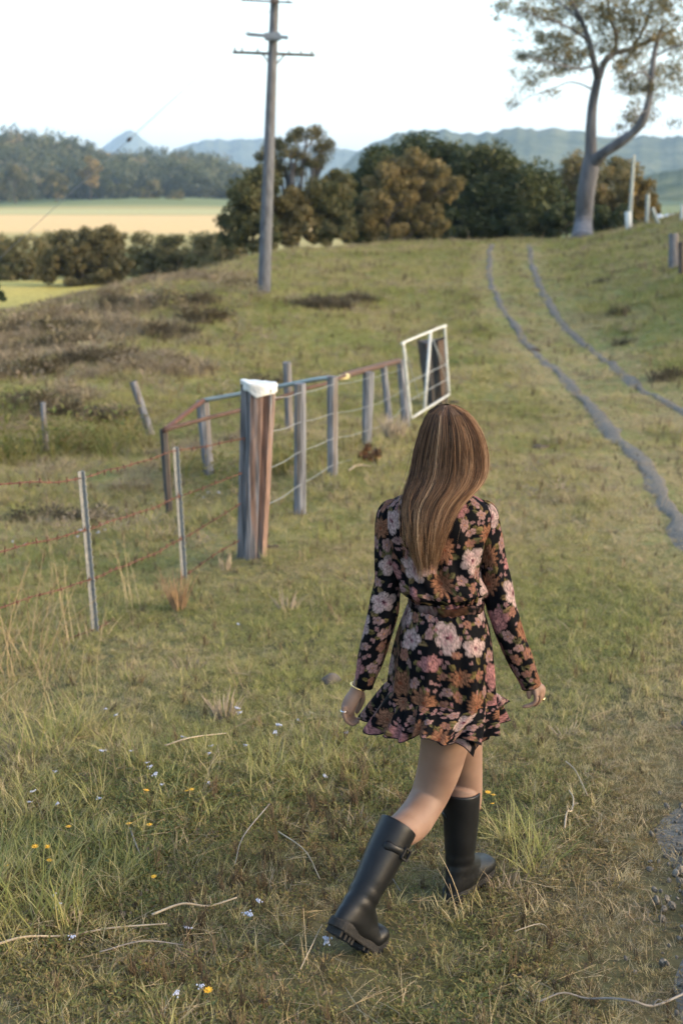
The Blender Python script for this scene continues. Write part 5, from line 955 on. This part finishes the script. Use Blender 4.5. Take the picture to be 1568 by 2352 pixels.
HB = np.array([  # v, left, right, half depth, depth centre
 (928,1022,1030,.010,4.12),(934,1000,1053,.048,4.12),(945,986,1071,.072,4.12),(962,977,1086,.090,4.12),(988,967,1102,.104,4.12),(1012,960,1110,.110,4.12),(1040,954,1115,.110,4.115),(1070,950,1115,.103,4.10),(1095,945,1108,.092,4.08),(1115,938,1096,.078,4.055),(1140,929,1072,.062,4.03),(1165,927,1052,.052,4.015),(1195,931,1036,.042,3.995),(1238,938,1019,.032,3.985),(1272,947,1010,.024,3.985),(1295,956,1003,.018,3.985)], float)
def hair():
    root = None; g = np.random.default_rng(3)
    # under layer, its lower edge ragged
    n, m = 70, 80; ph = np.linspace(R(165), R(375), m); vend = 1165 + 85 * g.random(m); vend = .5 * vend + .5 * np.roll(vend, 1); V = []
    for i in range(n):
        v = 928 + (vend - 928) * i / (n - 1); lo, hi, bd, yc = (np.interp(v, HB[:, 0], HB[:, k]) for k in (1, 2, 3, 4)); c = W((lo + hi) / 2, v, yc); a = (hi - lo) / 2 * px(c); k = .86 - .14 * sstep(1120, 1250, v)
        V.append(np.stack([c[:, 0] + a * k * np.cos(ph), c[:, 1] + bd * k * np.sin(ph), c[:, 2] - .014 * (1 - sstep(940, 1060, v))], 1))
    V = np.array(V).reshape(-1, 3); me = pmesh('hair', V, np.asarray(grid_faces(n, m, False))); vcol(me, 'Col', np.tile(.02 + .10 * g.random(m), n) + .0); root = link('hair', me, M_hair, PERS); sl = root.modifiers.new('thick', 'SOLIDIFY'); sl.thickness = .012; sl.offset = -1
    # top cap, full turn
    nl, ns = 520, 11; segs = 21; Vs, Fs, Cs = [], [], []; n0 = 0; tab = HB
    def at_(v, k): return np.interp(v, tab[:, 0], tab[:, k])
    for li in range(nl):
        fr = g.random() < .16; ph0 = (R(g.uniform(20, 160)) if fr else R(g.uniform(160, 380))); rho0 = g.uniform(.88, 1.03); tone = np.clip(.42 + .19 * g.normal() + .10 * math.cos(ph0), .05, .98); vend = (g.uniform(975, 985) if fr else (g.uniform(1235, 1298) if math.cos(ph0) < .35 else g.uniform(1195, 1290))) ; wave = g.uniform(0, 6.28); lw = g.uniform(.03, .13); wa = g.uniform(1.0, 6.5); wl = g.uniform(34, 60); drift = g.normal() * .22  # locks turn lighter towards the right: a highlight painted into tone
        for si in range(ns):
            fly = g.random() < .055; ve = vend + g.normal() * 14 if not fr else vend; v = np.linspace(929 + 3 * g.random(), ve, segs); t = np.linspace(0, 1, segs); sp = lw * (1 - .6 * t ** 1.5) * g.normal(); ph_ = ph0 + sp + drift * t ** 2; rh = rho0 + .018 * g.normal() + (g.uniform(.02, .13) * np.sin(math.pi * np.clip(t * 1.1, 0, 1)) if fly else 0)
            c = (at_(v, 1) + at_(v, 2)) / 2; hw = (at_(v, 2) - at_(v, 1)) / 2; u = c + hw * np.cos(ph_) * rh + wa * t ** 1.3 * np.sin(v / wl + wave) + .6 * g.normal() * t + (g.normal() * 12 * t ** 2 if fly else 0)
            P = W(c, v, at_(v, 4)); P[:, 0] += (u - c) * px(P); P[:, 1] += at_(v, 3) * np.sin(ph_) * rh - .006 * t
            r = (.00045 + .0006 * g.random()) * np.interp(t, [0, .1, .85, 1], [.7, 1, .9, .25]) * (.55 if fly else 1); Tn, N_, B_ = frames(P, (.3, 1, .1)); a = np.arange(3) * 2.094
            q = (P[:, None] + (N_[:, None] * np.cos(a)[None, :, None] + B_[:, None] * np.sin(a)[None, :, None]) * r[:, None, None]).reshape(-1, 3); Vs.append(q); Fs.append(grid_faces(segs, 3, True) + n0); n0 += len(q); Cs.append(np.repeat(np.clip(tone + .15 * g.normal() + .18 * t - .06, 0, 1), 3))
    me = pmesh('hair_strands', np.concatenate(Vs), np.concatenate(Fs)); vcol(me, 'Col', np.concatenate(Cs)); o = link('hair_strands', me, M_hair, root); o['kind'] = 'stuff'
hair()
